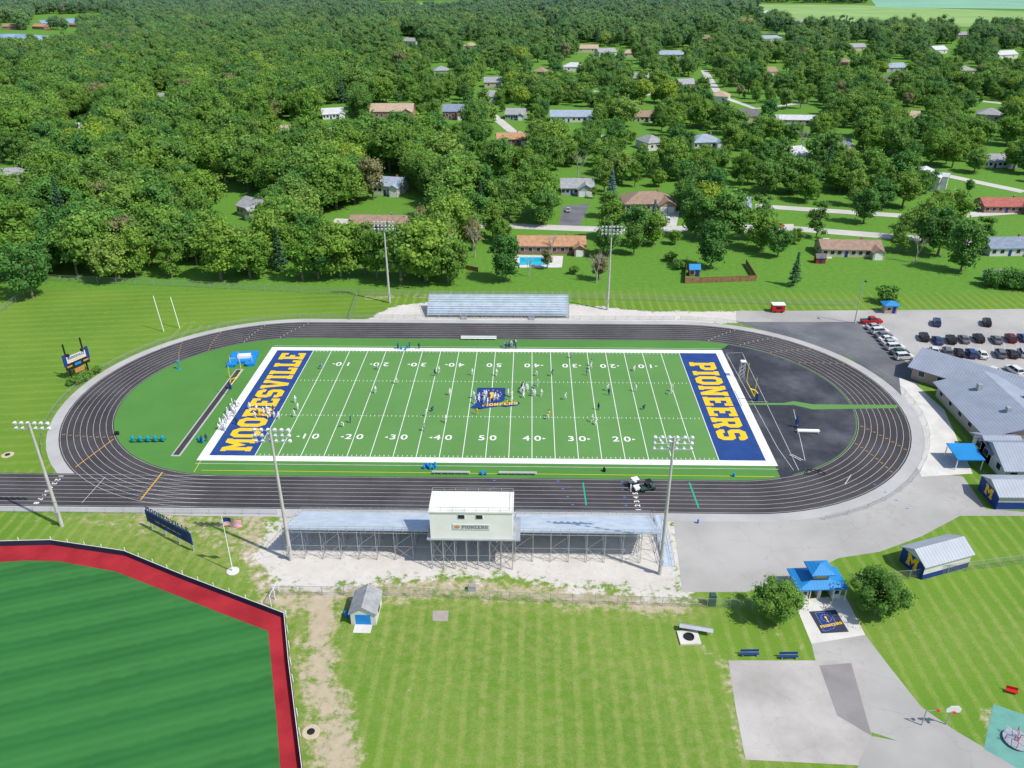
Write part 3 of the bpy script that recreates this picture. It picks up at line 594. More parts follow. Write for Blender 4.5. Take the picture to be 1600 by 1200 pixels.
# ---------------------------------------------------------------- main stand
def stand(name,label,x0,x1,yf,yb,hf,hb,rows,facing,rail=True):
    t=root(name,label,'bleachers',((x0+x1)/2,(yf+yb)/2,0)); cx=(x0+x1)/2;cy=(yf+yb)/2; x0-=cx;x1-=cx;yf-=cy;yb-=cy; dy=(yb-yf)/rows; dz_=(hb-hf)/(rows-1)
    for i in range(rows):
        ya=yf+dy*i; z=hf+dz_*i
        MB().box(x0,x1,min(ya+dy*.55,ya+dy*.98),max(ya+dy*.55,ya+dy*.98),z+.38,z+.43).build('seat',ALU,t)
        MB().box(x0,x1,min(ya,ya+dy*.52),max(ya,ya+dy*.52),z-.02,z+.03).build('footboard',ALU,t)
        MB().box(x0,x1,ya+dy*.52-.02,ya+dy*.52+.02,z+.04,z+.3).build('riser',ALU,t)
    n=max(2,round((x1-x0)/3.0))
    def truss():
        mb=MB(); k=4
        for j in range(k+1):
            f=j/k; yy=yf+(yb-yf)*f; zt=hf+(hb-hf)*f-.1; mb.bar((0,yy,0),(0,yy,zt),.05,5)
            if j<k:
                yn=yf+(yb-yf)*(j+1)/k; zn=hf+(hb-hf)*(j+1)/k-.1
                mb.bar((0,yy,.1),(0,yn,zn*.9),.03,4); mb.bar((0,yy,zt*.85),(0,yn,.15),.03,4); mb.bar((0,yy,zt),(0,yn,zn),.05,5); mb.bar((0,yy,.3),(0,yn,.3),.03,4)
        return mb.mesh('support_frame',GALV)
    me=truss()
    for k in range(n+1): inst('support_frame',me,t,(x0+(x1-x0)*k/n,0,0))
    br=MB(); 
    for k in range(n):
        a=x0+(x1-x0)*k/n;c=x0+(x1-x0)*(k+1)/n
        if k%2==0: br.bar((a,yb,.2),(c,yb,hb*.5),.03,4); br.bar((c,yb,.2),(a,yb,hb*.5),.03,4); br.bar((a,yb,hb*.5),(c,yb,hb*.95),.03,4)
        br.bar((a,yb,hb*.5),(c,yb,hb*.5),.03,4); br.bar((a,yf+(yb-yf)*.5,hb*.4),(c,yf+(yb-yf)*.5,hb*.4),.03,4); br.bar((a,yb,hb-.1),(c,yb,hb-.1),.05,4)
    br.build('cross_brace',GALV,t)
    if rail:
        for yy,zz,nm in ((yb,hb,'back_guard_rail'),(yf,hf,'front_guard_rail')):
            mb=MB()
            for k in range(n*2+1): xx=x0+(x1-x0)*k/(n*2); mb.bar((xx,yy,zz),(xx,yy,zz+1.15),.03,4)
            for hh in (.4,.75,1.12): mb.bar((x0,yy,zz+hh),(x1,yy,zz+hh),.03,4)
            mb.build(nm,GALV,t)
        for xx in (x0,x1):
            mb=MB(); 
            for hh in (.4,1.1): mb.bar((xx,yf,hf+hh),(xx,yb,hb+hh),.03,4)
            for k in range(7): f=k/6; mb.bar((xx,yf+(yb-yf)*f,hf+(hb-hf)*f),(xx,yf+(yb-yf)*f,hf+(hb-hf)*f+1.1),.03,4)
            mb.build('side_guard_rail',GALV,t)
    return t
stand('bleachers','left wing of the main aluminium bleachers seen from behind over its scaffold',-31,-7.2,-44.3,-55.2,1.3,5.6,13,1)
stand('bleachers','right wing of the main aluminium bleachers seen from behind over its scaffold',6.4,29.6,-44.3,-55.2,1.3,5.6,13,1)
stand('bleachers','middle section of the main bleachers in front of the white press box',-7.1,6.3,-44.3,-51.0,1.3,4.0,8,1,rail=False)
t=root('access_ramp','galvanised access ramp at the right end of the main bleachers','ramp',(31.2,-44,0))
mb=MB(); mb.add([(-.9,-12,.1),(.9,-12,.1),(.9,0,1.3),(-.9,0,1.3),(-.9,-12,.02),(.9,-12,.02),(.9,0,1.2),(-.9,0,1.2)],[(0,1,2,3),(7,6,5,4),(0,4,5,1),(1,5,6,2),(2,6,7,3),(3,7,4,0)]); mb.build('deck',ALU,t)
for s in (-.9,.9):
    mb=MB(); [mb.bar((s,-12+k*1.5,0),(s,-12+k*1.5,1.2+k*.15),.03,4) for k in range(9)]; [mb.bar((s,-12,hh+.1),(s,0,1.3+hh),.03,4) for hh in (.5,1.05)]; mb.build('guard_rail',GALV,t)
t=root('press_box','white two storey press box on scaffold legs behind the middle of the main bleachers','press box',(-.4,-57.2,0))
w_,d_=12.9,5.2; z0=6.2; z1=11.2
MB().box(-w_/2,w_/2,0,d_,z0,z1).build('wall',PM('white_metal_siding',(.80,.80,.79),.06,.4,.5),t)
ro=MB().box(-w_/2-.15,w_/2+.15,-.15,d_+.15,z1+.003,z1+.25).build('roof',PM('white_roof_membrane',(.70,.70,.66),.1,.5,.6),t)
mb=MB(); 
for hh in (1.,): mb.bar((-w_/2,0,z1+hh),(w_/2,0,z1+hh),.03,4); mb.bar((-w_/2,d_,z1+hh),(w_/2,d_,z1+hh),.03,4); mb.bar((-w_/2,0,z1+hh),(-w_/2,d_,z1+hh),.03,4); mb.bar((w_/2,0,z1+hh),(w_/2,d_,z1+hh),.03,4)
for k in range(8):
    for yy in (0,d_): mb.bar((-w_/2+k*w_/7,yy,z1+.2),(-w_/2+k*w_/7,yy,z1+1),.025,4)
mb.build('roof_rail',GALV,ro)
for xx in (-1.5,1.3): add_win(t,xx,-.002,z1-.75,0,1.0,.7)
for k in range(6): add_win(t,-w_/2+1.1+k*2.1,d_+.002,z0+3.6,math.pi,1.8,1.1)
sg=MB().box(-2.9,2.9,-.09,-.004,8.0,9.0).build('sign',PM('pale_sign_board',(.60,.62,.62),.05,1),t)
wm=MB(); word(wm,'PIONEERS',4.1,.62,lambda u,v:(u+.55,-.10,v+8.5)); wm.build('lettering',PM('slate_lettering',(.16,.17,.24),.1,1),sg)
MB().prism([(-2.75,8.3),(-2.1,8.2),(-1.75,8.5),(-2.1,8.8),(-2.75,8.7),(-2.5,8.5)],-.105,-.095,'y').build('logo',PM('orange_logo_paint',(.6,.24,.08),.1,1),sg)
MB().box(-w_/2-.6,w_/2+1.2,-.3,d_+.6,z0-.2,z0-.02).build('platform',GALV,t)
for k in range(8):
    xx=-w_/2+k*w_/7
    mb=MB(); 
    for yy in (0,d_/2,d_): mb.bar((xx,yy,0),(xx,yy,z0-.2),.07,6)
    for a,c in (((0,.3),(d_/2,3)),((d_/2,.3),(0,3)),((0,3),(d_/2,6)),((d_/2,3),(0,6)),((0,3),(d_,3))): mb.bar((xx,a[0],a[1]),(xx,c[0],c[1]),.035,4)
    mb.build('scaffold_leg',GALV,t)
mb=MB()
for k in range(0,7):
    a=-w_/2+k*w_/7;c=a+w_/7
    mb.bar((a,0,2.8),(c,0,2.8),.035,4)
    if k not in (2,3,4): mb.bar((a,0,.3),(c,0,2.8),.03,4); mb.bar((c,0,.3),(a,0,2.8),.03,4); mb.bar((a,0,2.8),(c,0,5.8),.03,4); mb.bar((c,0,2.8),(a,0,5.8),.03,4)
mb.build('cross_brace',GALV,t)
stand('bleachers','small visitor bleachers on the far side of the track facing the pitch',-19.6,19.2,46.0,53.0,.8,3.8,9,-1,rail=True)
for sx in (-9.5,9.0):
    q=root('access_steps','grey access steps at the front of the visitor bleachers, '+('left' if sx<0 else 'right')+' of its middle','steps',(sx,45.8,0))
    mb=MB(); [mb.box(-.8,.8,-1.2+k*.3,-.9+k*.3,.15*k,.15*k+.18) for k in range(4)]; mb.build('treads',GALV,q)
    mb=MB(); [mb.bar((s,-1.2,1.),(s,0,1.7),.03,4) for s in (-.8,.8)]; [mb.bar((s,-1.2,0),(s,-1.2,1.),.03,4) for s in (-.8,.8)]; mb.build('handrail',GALV,q)
# ---------------------------------------------------------------- light poles
LENS=PM('floodlight_glass',(.75,.76,.78),.05,2,.2); HOUS=PM('floodlight_housing',(.66,.67,.68),.06,2,.5)
lamp=MB().lathe([(.10,-.32),(.16,-.30),(.30,0),(.34,.12)],10,(0,0,0),0); lamp.lathe([(.29,.09),(.1,.10)],10,(0,0,.001),1); lampme=lamp.mesh('lamp',[HOUS,LENS])
def mast(label,bx,by,ty,rows,face,per=6,hw=2.75):
    b_=G(bx,by); H=hgt(bx,by,ty)+.6; t=root('floodlight_mast',label,'floodlight mast',(b_.x,b_.y,0),0,'stadium floodlight masts')
    MB().bar((0,0,0),(0,0,H),.34,12,.17).build('pole',POLEC,t,smooth=False)
    MB().box(-.25,.25,-.55,-.3,2.2,3.2).build('control_box',GALV,t)
    MB().bar((0,0,H*.25),(0,0,H*.25+.12),.36,10).build('collar',GALV,t)
    for r_ in range(rows):
        z=H-.3-r_*.95; MB().bar((-hw,face*.12,z),(hw,face*.12,z),.06,6).build('crossarm',GALV,t)
        for k in range(per):
            x=-hw+.2+k*(2*hw-.4)/(per-1); o=inst('lamp',lampme,t,(x,face*.42,z-.12)); o.rotation_euler=(R(-face*(118)),0,R(random.uniform(-12,12)))
mast('tall floodlight mast standing left of the main stand in the gravel',455,875,676,3,1)
mast('tall floodlight mast rising at the right end of the main stand',1031,897,688,3,1,hw=2.9)
mast('tall floodlight mast near the left edge below the sprint straight',97,822,665,2,1,hw=2.9)
mast('floodlight mast in front of the woods left of the visitor bleachers',609,473,348,3,-1)
mast('floodlight mast on the lawn right of the visitor bleachers',949,484,355,3,-1)
b_=G(1335,505); H=hgt(1335,505,437); t=root('street_lamp','slim street lamp at the corner of the car park','street lamp',(b_.x,b_.y,0)); MB().bar((0,0,0),(0,0,H),.14,8,.09).build('pole',GALV,t); MB().bar((0,0,H),(0,-1.2,H+.1),.05,6).build('arm',GALV,t); MB().box(-.25,.25,-1.9,-1.1,H,H+.2).build('lamp_head',BLACK,t)
# ---------------------------------------------------------------- goals
def goal(label,x,face,mat=YEL,y=0,nm='goal_post',base=1.8):
    t=root(nm,label,'goal post',(x,y,0)); 
    mb=MB(); p0=(face*base,0,0);mb.bar(p0,(face*base,0,1.8),.14,8); mb.bar((face*base,0,1.8),(face*1.2,0,2.6),.13,8); mb.bar((face*1.2,0,2.6),(0,0,3.05),.12,8); mb.build('support',mat,t)
    MB().bar((0,-3.55,3.05),(0,3.55,3.05),.08,8).build('crossbar',mat,t)
    for s in (-1,1): MB().bar((0,s*3.55,3.05),(0,s*3.55,7.6),.06,8).build('upright',mat,t)
    MB().bar((face*base,0,.1),(face*base,0,1.9),.3,10).build('padding',NAVY,t)
goal('yellow goal post behind the left end zone',-58.0,-1,YEL,3.5); goal('yellow goal post behind the right end zone',57.2,1,YEL,0)
for (bx,by,ty) in ((256,518,463),(281,513,465)):
    b_=G(bx,by);H=hgt(bx,by,ty)
    mb=MB().bar((0,0,0),(-.9,0.3,H),.1,8); o=mb.build('practice_upright',WHITE,None,(b_.x,b_.y,0)); tag(o,'leaning white practice upright on the left lawn, the '+('left' if bx<270 else 'right')+' of the pair','goal post')
# ---------------------------------------------------------------- scoreboards, flag
def between(a,c): 
    d=c-a; return (a+c)/2, math.atan2(d.y,d.x), d.length
mid,rz,L=between(G(236,826),G(303,862)); L=max(L,9)
t=root('baseball_scoreboard','dark blue baseball scoreboard on posts beyond the outfield wall','scoreboard',mid,rz); w_=L+.6
for k in range(4): MB().box(-w_/2+.5+k*(w_-1)/3-.1,-w_/2+.5+k*(w_-1)/3+.1,.02,.25,0,3.9).build('post',GALV,t)
bd=MB().box(-w_/2,w_/2,-.15,0,1.6,3.9).build('board',NAVY,t)
mb=MB(); 
for k in range(10): mb.box(-w_/2+.5+k*(w_-1.4)/10,-w_/2+.5+k*(w_-1.4)/10+.55,-.19,-.153,2.9,3.5)
for k in range(4): mb.box(-w_/2+.8+k*w_/4.2,-w_/2+1.9+k*w_/4.2,-.19,-.153,1.9,2.4)
mb.build('score_panel',BLACK,bd)
text_obj('lettering','GUEST   HOME   BALL  STRIKE  OUT',.22,(0,-.2,2.65),(R(90),0,0),WHITEL,bd,.005,1.4)
wm=MB(); word(wm,'MOORESVILLE',w_*.95,.85,lambda u,v:(u,-.1,v+4.5)); wm.build('header_lettering',NAVY,t)
MB().box(-w_/2,w_/2,-.06,.02,4.0,4.07).build('top_rail',GALV,t)
mid,rz,L=between(G(108,594),G(144,578))
t=root('football_scoreboard','football scoreboard of white and dark panels on posts outside the left bend','scoreboard',mid,rz); w_=L; H=hgt(112,592,545)
for k in (-1,1): MB().box(k*w_*.36-.14,k*w_*.36+.14,.02,.3,0,H+1.).build('post',BLACK,t)
MB().box(-w_/2,w_/2,-.2,0,2.3,3.9).build('score_panel',BLACK,t); hd=MB().box(-w_/2+.3,w_/2-.3,-.2,0,3.98,5.6).build('header_board',PM('grey_white_board',(.55,.56,.56),.1,.6),t)
MB().box(-w_*.2,w_*.2,-.3,-.203,1.1,2.2).build('advert_panel',PM('orange_brown_panel',(.45,.22,.06),.15,1),t)
mb=MB(); mb.box(-w_/2+.3,-w_/2+1.6,-.24,-.203,3.0,3.4,0); mb.box(w_/2-1.6,w_/2-.3,-.24,-.203,3.0,3.4,0); mb.box(-.8,.8,-.24,-.203,2.9,3.5,1); mb.build('digit_panel',[PM('amber_digits',(.45,.26,.03),.1,1),BLUEM],t)
MB().box(-w_/2-.2,-w_/2+.6,-.25,-.0,3.4,6.3).box(w_/2-.6,w_/2+.2,-.25,.0,3.4,6.3).build('side_panel',NAVY,t)
wm=MB(); word(wm,'MOORESVILLE',w_*.7,.6,lambda u,v:(u,-.21,v+5.1),0); word(wm,'PIONEERS',w_*.5,.5,lambda u,v:(u,-.21,v+4.4),1); wm.build('header_lettering',[NAVY,GOLD],hd)
for k in (-1,1): MB().lathe([(.4,0),(.4,.5),(.2,.6)],10,(k*w_*.3,-.1,5.65)).build('speaker',BLACK,t)
b_=G(364,893);H=hgt(364,893,808); t=root('flagpole','white flagpole flying a striped national flag beside the baseball scoreboard','flagpole',(b_.x,b_.y,0))
MB().bar((0,0,.18),(0,0,H),.09,10,.05).build('pole',WHITE,t); MB().lathe([(.02,-.1),(.12,0),(.02,.1)],8,(0,0,H+.1)).build('finial',GOLD,t)
MB().lathe([(1.0,0),(1.0,.15),(.9,.18)],20).build('base',CONC,t)
fl=MB(); n=24; fw_,fh=2.9,1.6
def fz(u,v): return (.1+u*fw_*.95,.18*math.sin(u*7)+.05*math.sin(v*3),H-.15-fh*(1-v)-.35*u*u)
for j in range(13):
    for i in range(n):
        u0,u1,v0,v1=i/n,(i+1)/n,j/13,(j+1)/13
        mi=(2 if (u1<=.42 and j>=6) else (0 if j%2==0 else 1)); fl.add([fz(u0,v0),fz(u1,v0),fz(u1,v1),fz(u0,v1)],[(0,1,2,3)],mi)
fl.build('flag',[PM('flag_red',(.55,.02,.04),.03,1),WHITE,NAVY],t)
# ---------------------------------------------------------------- sheds, gate, school
def corner(o,u): a,c=G(*o),G(*u); return a,c,math.atan2((c-a).y,(c-a).x),(c-a).length
a,c,rz,L=corner((1440,906),(1512,886)); dd=(G(1410,872)-a).length*.92
t=building('storage_shed','white storage shed with ribbed grey roof and big M on its gable end','shed',(a+c)/2,L,dd,2.9,rz,ROOF['metal_grey'],WALL['white'],1.3,'gable',0,False,0,False,side=0,ov=.35)
MB().box(-L/2-.03,L/2+.03,-.035,-.004,0,1.0).build('blue_band',NAVY,t)
MB().box(-L/2-.04,-L/2-.004,.0,dd,0,2.8).build('blue_gable_wall',NAVY,t)
wm=MB(); word(wm,'M',2.3,2.1,lambda u,v:(-L/2-.06,dd/2-u,v+1.7)); wm.build('letter_emblem',GOLD,t)
MB().box(L/2+.004,L/2+.05,dd*.3,dd*.3+1,0.02,2.1).build('door',WHITE,t)
a,c,rz,L=corner((1556,797),(1640,797)); 
t=building('storage_shed','navy ended storage shed with M cut by the right edge beside the apron','shed',(a+c)/2,L,6.5,3.0,0,ROOF['metal_grey'],WALL['grey'],1.2,'gable',0,False,0,False,side=0,ov=.3)
MB().box(-L/2-.04,-L/2-.004,0,6.5,0,2.9).build('blue_gable_wall',NAVY,t); MB().box(-L/2-.03,L/2,-.035,-.004,.2,1.6).build('blue_band',NAVY,t)
wm=MB(); word(wm,'M',2.6,2.0,lambda u,v:(-L/2-.06,3.2-u,v+1.7)); wm.build('letter_emblem',GOLD,t)
a,c,rz,L=corner((549,976),(588,977))
t=building('garden_shed','small white shed with blue roll door and grey roof beside the dirt path','shed',(a+c)/2,L,4.6,2.4,rz,ROOF['grey'],WALL['white'],1.1,'gable',0,False,0,False,axis='y',side=1,ov=.25)
MB().box(-1.1,1.1,-.05,-.004,.02,2.0).build('roll_door',BLUEM,t); MB().add([(-1.3,-1.6,.01),(1.3,-1.6,.01),(1.3,-.06,.15),(-1.3,-.06,.15)],[(0,1,2,3)]).build('ramp',CONC,t)
q=G(541,962); tag(MB().lathe([(.3,0),(.32,.4),(.3,.8),(.1,.9)],12).box(.35,1.0,-.3,.3,0,.5).build('stacked_bins',BLUEM,None,(q.x,q.y,0)),'blue bins standing left of the small white shed','bin')
# entrance gate house
q=G(1280,936); rz=R(4)
t=root('ticket_gate','two tiered blue roofed ticket gate house between two round trees','gate house',q,rz); t.scale=(.8,.8,.86)
mb=MB(); 
for x0,x1 in ((-4,-2.3),(2.3,4)): mb.box(x0,x1,0,4.5,0,2.7)
mb.box(-4,4,2.2,4.5,2.2,2.7); mb.box(-.3,.3,.3,4.2,0,2.7); mb.build('wall',WALL['white'],t)
MB().box(-2.28,-.32,3.6,3.8,0,2.15).box(.32,2.28,3.6,3.8,0,2.15).build('shutter',BLACK,t)
def hip(w,d,z,rise,top,e): 
    a=[(-w/2-e,-e),(w/2+e,-e),(w/2+e,d+e),(-w/2-e,d+e)]; b=[(-top,d/2-top*.8),(top,d/2-top*.8),(top,d/2+top*.8),(-top,d/2+top*.8)]
    return MB().add([(*p,z-.2) for p in a]+[(*p,z) for p in a]+[(*p,z+rise) for p in b],[(3,2,1,0)]+[(i,(i+1)%4,4+(i+1)%4,4+i) for i in range(4)]+[(4+i,4+(i+1)%4,8+(i+1)%4,8+i) for i in range(4)]+[(8,9,10,11)])
hip(8,4.5,2.95,1.0,1.5,.9).build('lower_roof',ROOF['metal_blue'],t)
MB().box(-1.5,1.5,.95,3.6,3.6,5.1).build('cupola',WALL['tanbrick'],t)
ur=hip(3,2.65,0,1.1,.05,.8).build('upper_roof',ROOF['metal_blue'],t); ur.location=(0,.95,5.3)
MB().box(-1.0,1.0,.90,.945,4.1,4.8).build('sign',GOLD,t); 
for sx in (-3.1,3.1): add_win(t,sx,-.002,1.5,0,.9,.8)
mb=MB(); [mb.bar((x_,-.6,0),(x_,-.6,2.75),.09,6) for x_ in (-4.6,-2.3,2.3,4.6)]; mb.build('porch_columns',WHITE,t)
# school
SCH=ROOF['metal_school']
dv=Vector((.72,-.69,0)); t=building('school_building','long school wing with blue grey roof running diagonally from the right bend','school',Vector((97.5,11.5,0))+dv*21,42,11.5,3.4,math.atan2(dv.y,dv.x),SCH,WALL['tanbrick'],2.3,'gable',10,False,0,False,side=1,ov=.9)
MB().box(-21.0,21.0,-.04,-.004,2.9,3.35).build('blue_fascia_band',NAVY,t)
t=building('school_wing','middle school wing with low gabled roof between the diagonal wing and annex','school',Vector((109,-19,0)),19,22,3.3,0,SCH,WALL['tanbrick'],2.6,'gable',0,False,0,False,axis='y',side=5,ov=.9)
for x_,y_ in ((-3,6),(4,12),(-4,16)): MB().box(x_-.5,x_+.5,y_-.5,y_+.5,4.2,6.2).build('roof_vent',GALV,t)
t=building('school_annex','front school block with gabled grey roof and blue trimmed windows','school',Vector((113,-30.5,0)),31,10,3.1,0,SCH,WALL['white'],2.2,'gable',9,True,0,False,side=2,ov=.9)
MB().box(-15.53,15.5,-.04,-.004,0,1.0).build('blue_band',NAVY,t)
t=building('school_porch','lower gabled entrance block stepping out from the school annex','school',Vector((100.5,-25,0)),6,7,3.0,0,SCH,WALL['white'],1.4,'gable',0,False,0,False,axis='x',side=0,ov=.7)
for k in range(2): add_win(t,-3.003,1.8+k*3,1.8,R(-90),1.6,1.3)
t=root('blue_canopy','bright blue canopy on posts at the school side entrance','canopy',(G(1525,735).x-1.5,G(1525,738).y+.5,0))
MB().add([(-2.6,0,2.5),(2.6,0,2.5),(2.6,5.2,3.0),(-2.6,5.2,3.0),(-2.6,0,2.3),(2.6,0,2.3),(2.6,5.2,2.8),(-2.6,5.2,2.8)],[(0,1,2,3),(7,6,5,4),(0,4,5,1),(1,5,6,2),(2,6,7,3),(3,7,4,0)]).build('roof',ROOF['metal_blue'],t)
for x_ in (-2.4,2.4):
    for y_ in (.3,4.9): MB().bar((x_,y_,0),(x_,y_,2.35),.1,8).build('post',WHITE,t)
# booth
q=G(1391,490); t=root('blue_booth','small booth with blue hipped roof by the car park entrance','booth',q)
MB().box(-1.7,1.7,0,2.4,0,2.3).build('wall',WALL['tanbrick'],t); r_=hip(3.4,2.4,0,.9,.1,.5).build('roof',ROOF['metal_blue'],t); r_.location=(0,0,2.5); add_win(t,-.6,-.002,1.4,0,1,.8); MB().box(.4,1.3,-.05,-.004,.02,2.).build('door',NAVY,t)
q=G(1216,489); t=root('red_trailer','small red concession trailer with white roof on the gravel','trailer',q)
MB().box(-1.7,1.7,0,2,.3,2.2).build('body',RED,t); MB().box(-1.8,1.8,-.1,2.1,2.203,2.4).build('roof',WHITE,t)
for x_ in (-.9,.9): MB().bar((x_,-.05,.3),(x_,.15,.3),.3,12).build('wheel',BLACK,t)
MB().box(-.8,.8,-.04,-.004,1.1,1.8).build('serving_hatch',BLACK,t)
q=G(1282,412); building('garden_shed','little red garden shed on the lawn beside the brown roofed ranch','shed',q,3,2.4,2,0,ROOF['dark'],WALL['redw'],.9,'gable',0,True,0,False,side=0,ov=.2)
q=G(1085,432); building('playhouse','small blue roofed playhouse inside the timber fenced yard','playhouse',q,3.2,2.6,2.4,0,ROOF['metal_blue'],WOOD,1.1,'gable',1,True,0,False,side=0,ov=.2)
q=G(1552,440); building('garden_shed','white garden shed half hidden by the hedge at the right','shed',q,4,3,2.3,0,ROOF['grey'],WALL['white'],1,'gable',0,True,0,False,side=0,ov=.2)
# ---------------------------------------------------------------- vehicles
PAINT={k:PM(k+'_car_paint',c,.05,1,.25,.2,world=False) for k,c in dict(white=(.72,.73,.74),silver=(.45,.47,.49),black=(.02,.021,.025),red=(.5,.02,.02),grey=(.16,.17,.19),blue=(.03,.07,.2),maroon=(.16,.015,.02),green=(.05,.12,.1)).items()}
TYRE=PM('tyre_rubber',(.02,.02,.02),.1,2,.9); RIM=PM('wheel_rim',(.5,.5,.52),.05,2,.35,.6); HL=PM('headlight_glass',(.7,.72,.75),.03,2,.15); TL=PM('taillight_glass',(.4,.01,.01),.03,2,.2)
def carmeshes(kind):
    if kind=='sedan': body=[(-2.3,.3),(-2.35,.7),(-2.2,.95),(-1.35,1.0),(1.05,.97),(2.1,.84),(2.32,.62),(2.3,.3)]; cab=(-1.65,1.15,-1.05,.35,.98,1.42)
    elif kind=='suv': body=[(-2.3,.35),(-2.35,.8),(-2.25,1.1),(1.1,1.1),(2.15,1.0),(2.32,.72),(2.3,.35)]; cab=(-2.2,1.25,-1.95,.5,1.1,1.72)
    else: body=[(-2.8,.4),(-2.85,1.1),(-.75,1.12),(-.74,1.12),(1.4,1.12),(2.6,1.05),(2.8,.8),(2.8,.4)]; cab=(-.75,1.45,-.6,.75,1.12,1.8)
    b=MB(); hw=.88 if kind!='pickup' else .98; n=len(body)
    v=[];
    for yy,sc in ((-hw,.0),(-hw+.12,.06),(hw-.12,.06),(hw,.0)):
        for x_,z_ in body: v.append((x_*(1 if sc else .97),yy,z_-(.06 if not sc and z_>.5 else 0)))
    f=[]
    for s in range(3): f+=[(s*n+k,s*n+(k+1)%n,(s+1)*n+(k+1)%n,(s+1)*n+k) for k in range(n)]
    f+=[tuple(range(n))[::-1],tuple(range(3*n,4*n))]; b.add(v,f)
    x0,x1,x2,x3,z0,z1=cab; c=MB(); wb,wt=hw-.06,hw-.24
    c.add([(x0,-wb,z0),(x1,-wb,z0),(x1,wb,z0),(x0,wb,z0),(x2,-wt,z1),(x3,-wt,z1),(x3,wt,z1),(x2,wt,z1)],[(0,1,5,4),(1,2,6,5),(2,3,7,6),(3,0,4,7),(4,5,6,7)])
    r=MB(); r.box(x2-.03,x3+.03,-wt-.03,wt+.03,z1+.002,z1+.05)
    for s in (-1,1):
        for (xa,xb) in ((x0,x2),(x1,x3),((x0+x1)/2-.1,(x2+x3)/2-.05)): r.bar((xa,s*wb,z0),(xb,s*wt,z1+.02),.045,4)
    if kind=='pickup': c.add([(-2.65,-.8,1.125),(-.85,-.8,1.125),(-.85,.8,1.125),(-2.65,.8,1.125)],[(0,1,2,3)])
    wx=1.42 if kind!='pickup' else 1.8
    return b.mesh('body',PAINT['white']),c.mesh('window_glass',GLASS),r.mesh('roof',PAINT['white']),wx,hw,body
CM={k:carmeshes(k) for k in ('sedan','suv','pickup')}
whm=MB().bar((0,-.12,0),(0,.12,0),.34,14).mesh('wheel',TYRE); rmm=MB().bar((0,-.13,0),(0,.13,0),.2,10).mesh('rim',RIM)
hlm=MB().box(-.06,.04,-.2,.2,-.08,.08).mesh('headlight',HL); tlm=MB().box(-.04,.06,-.18,.18,-.1,.1).mesh('taillight',TL)
def car(kind,paint,px,py,rz,label,group='cars in the car park'):
    q=G(px,py); t=root('parked_car' if kind!='pickup' else 'parked_pickup',label,'car' if kind!='pickup' else 'pickup truck',(q.x,q.y,.022),R(rz),group)
    b_,c_,r_,wx,hw,body=CM[kind]
    for nm,me in (('body',b_),('roof',r_)):
        o=inst(nm,me,t); o.material_slots[0].link='OBJECT'; o.material_slots[0].material=PAINT[paint]
    inst('window_glass',c_,t)
    for sx in (-1,1):
        for sy in (-1,1): w=inst('wheel',whm,t,(sx*wx,sy*(hw-.1),.34)); inst('rim',rmm,w)
    xf=body[-2][0];xb=body[1][0]
    for sy in (-1,1): inst('headlight',hlm,t,(xf-.02,sy*.6,.66)); inst('taillight',tlm,t,(xb+.0,sy*.62,.78))
cars=[('pickup','red',1361,505,5),('sedan','silver',1366,514,8),('suv','white',1374,521,8),('sedan','grey',1380,527,8),('sedan','white',1386,533,8),('sedan','silver',1391,539,8),('suv','white',1398,546,8),('sedan','green',1405,553,8),('suv','white',1412,561,8)]
ords=['first','second','third','fourth','fifth','sixth','seventh','eighth','ninth','tenth']
for i,c in enumerate(cars): car(*c,'%s %s facing the dark yard, %s from the lamp in the left row'%(c[1],{'pickup':'pickup','suv':'tall car','sedan':'saloon car'}[c[0]],ords[i]))
r2=[('suv','black',1443,530),('sedan','blue',1464,535),('suv','black',1485,534),('sedan','grey',1505,533),('suv','black',1528,532),('sedan','grey',1556,534),('suv','maroon',1578,532),('sedan','blue',1598,531)]
r3=[('sedan','white',1459,551),('suv','grey',1479,553),('sedan','black',1498,554),('suv','blue',1516,556),('sedan','white',1534,557),('suv','grey',1562,556),('sedan','black',1580,556),('suv','silver',1597,555)]
for nm,rw_ in (('upper',r2),('lower',r3)):
    for i,c in enumerate(rw_): car(*c,(80 if nm=='upper' else 76)+random.uniform(-3,3),'%s %s, %s from the left in the %s line of the double row'%(c[1],'tall car' if c[0]=='suv' else 'saloon car',ords[i],nm))
for c,l in ((('suv','blue',1463,507,70),'dark blue tall car parked alone in the upper left of the car park'),(('suv','black',1541,507,70),'black tall car parked alone in the upper right of the car park'),(('pickup','white',1549,585,-60),'white pickup angled below the double row of cars'),
    (('suv','white',1583,582,100),'white tall car below the double row near the right edge'),(('sedan','blue',1592,603,170),'dark blue saloon car beside the school wing at the right edge')): car(*c,l)
car('sedan','silver',888,330,80,'silver saloon car on the dark driveway of the grey roofed house','cars on driveways'); car('suv','white',1043,346,85,'white tall car outside the brown hip roofed ranch','cars on driveways')
car('sedan','white',505,212,10,'white saloon car on the pale driveway at upper left centre','cars on driveways'); car('suv','red',1215,355,5,'red tall car on the street right of centre','cars on driveways')
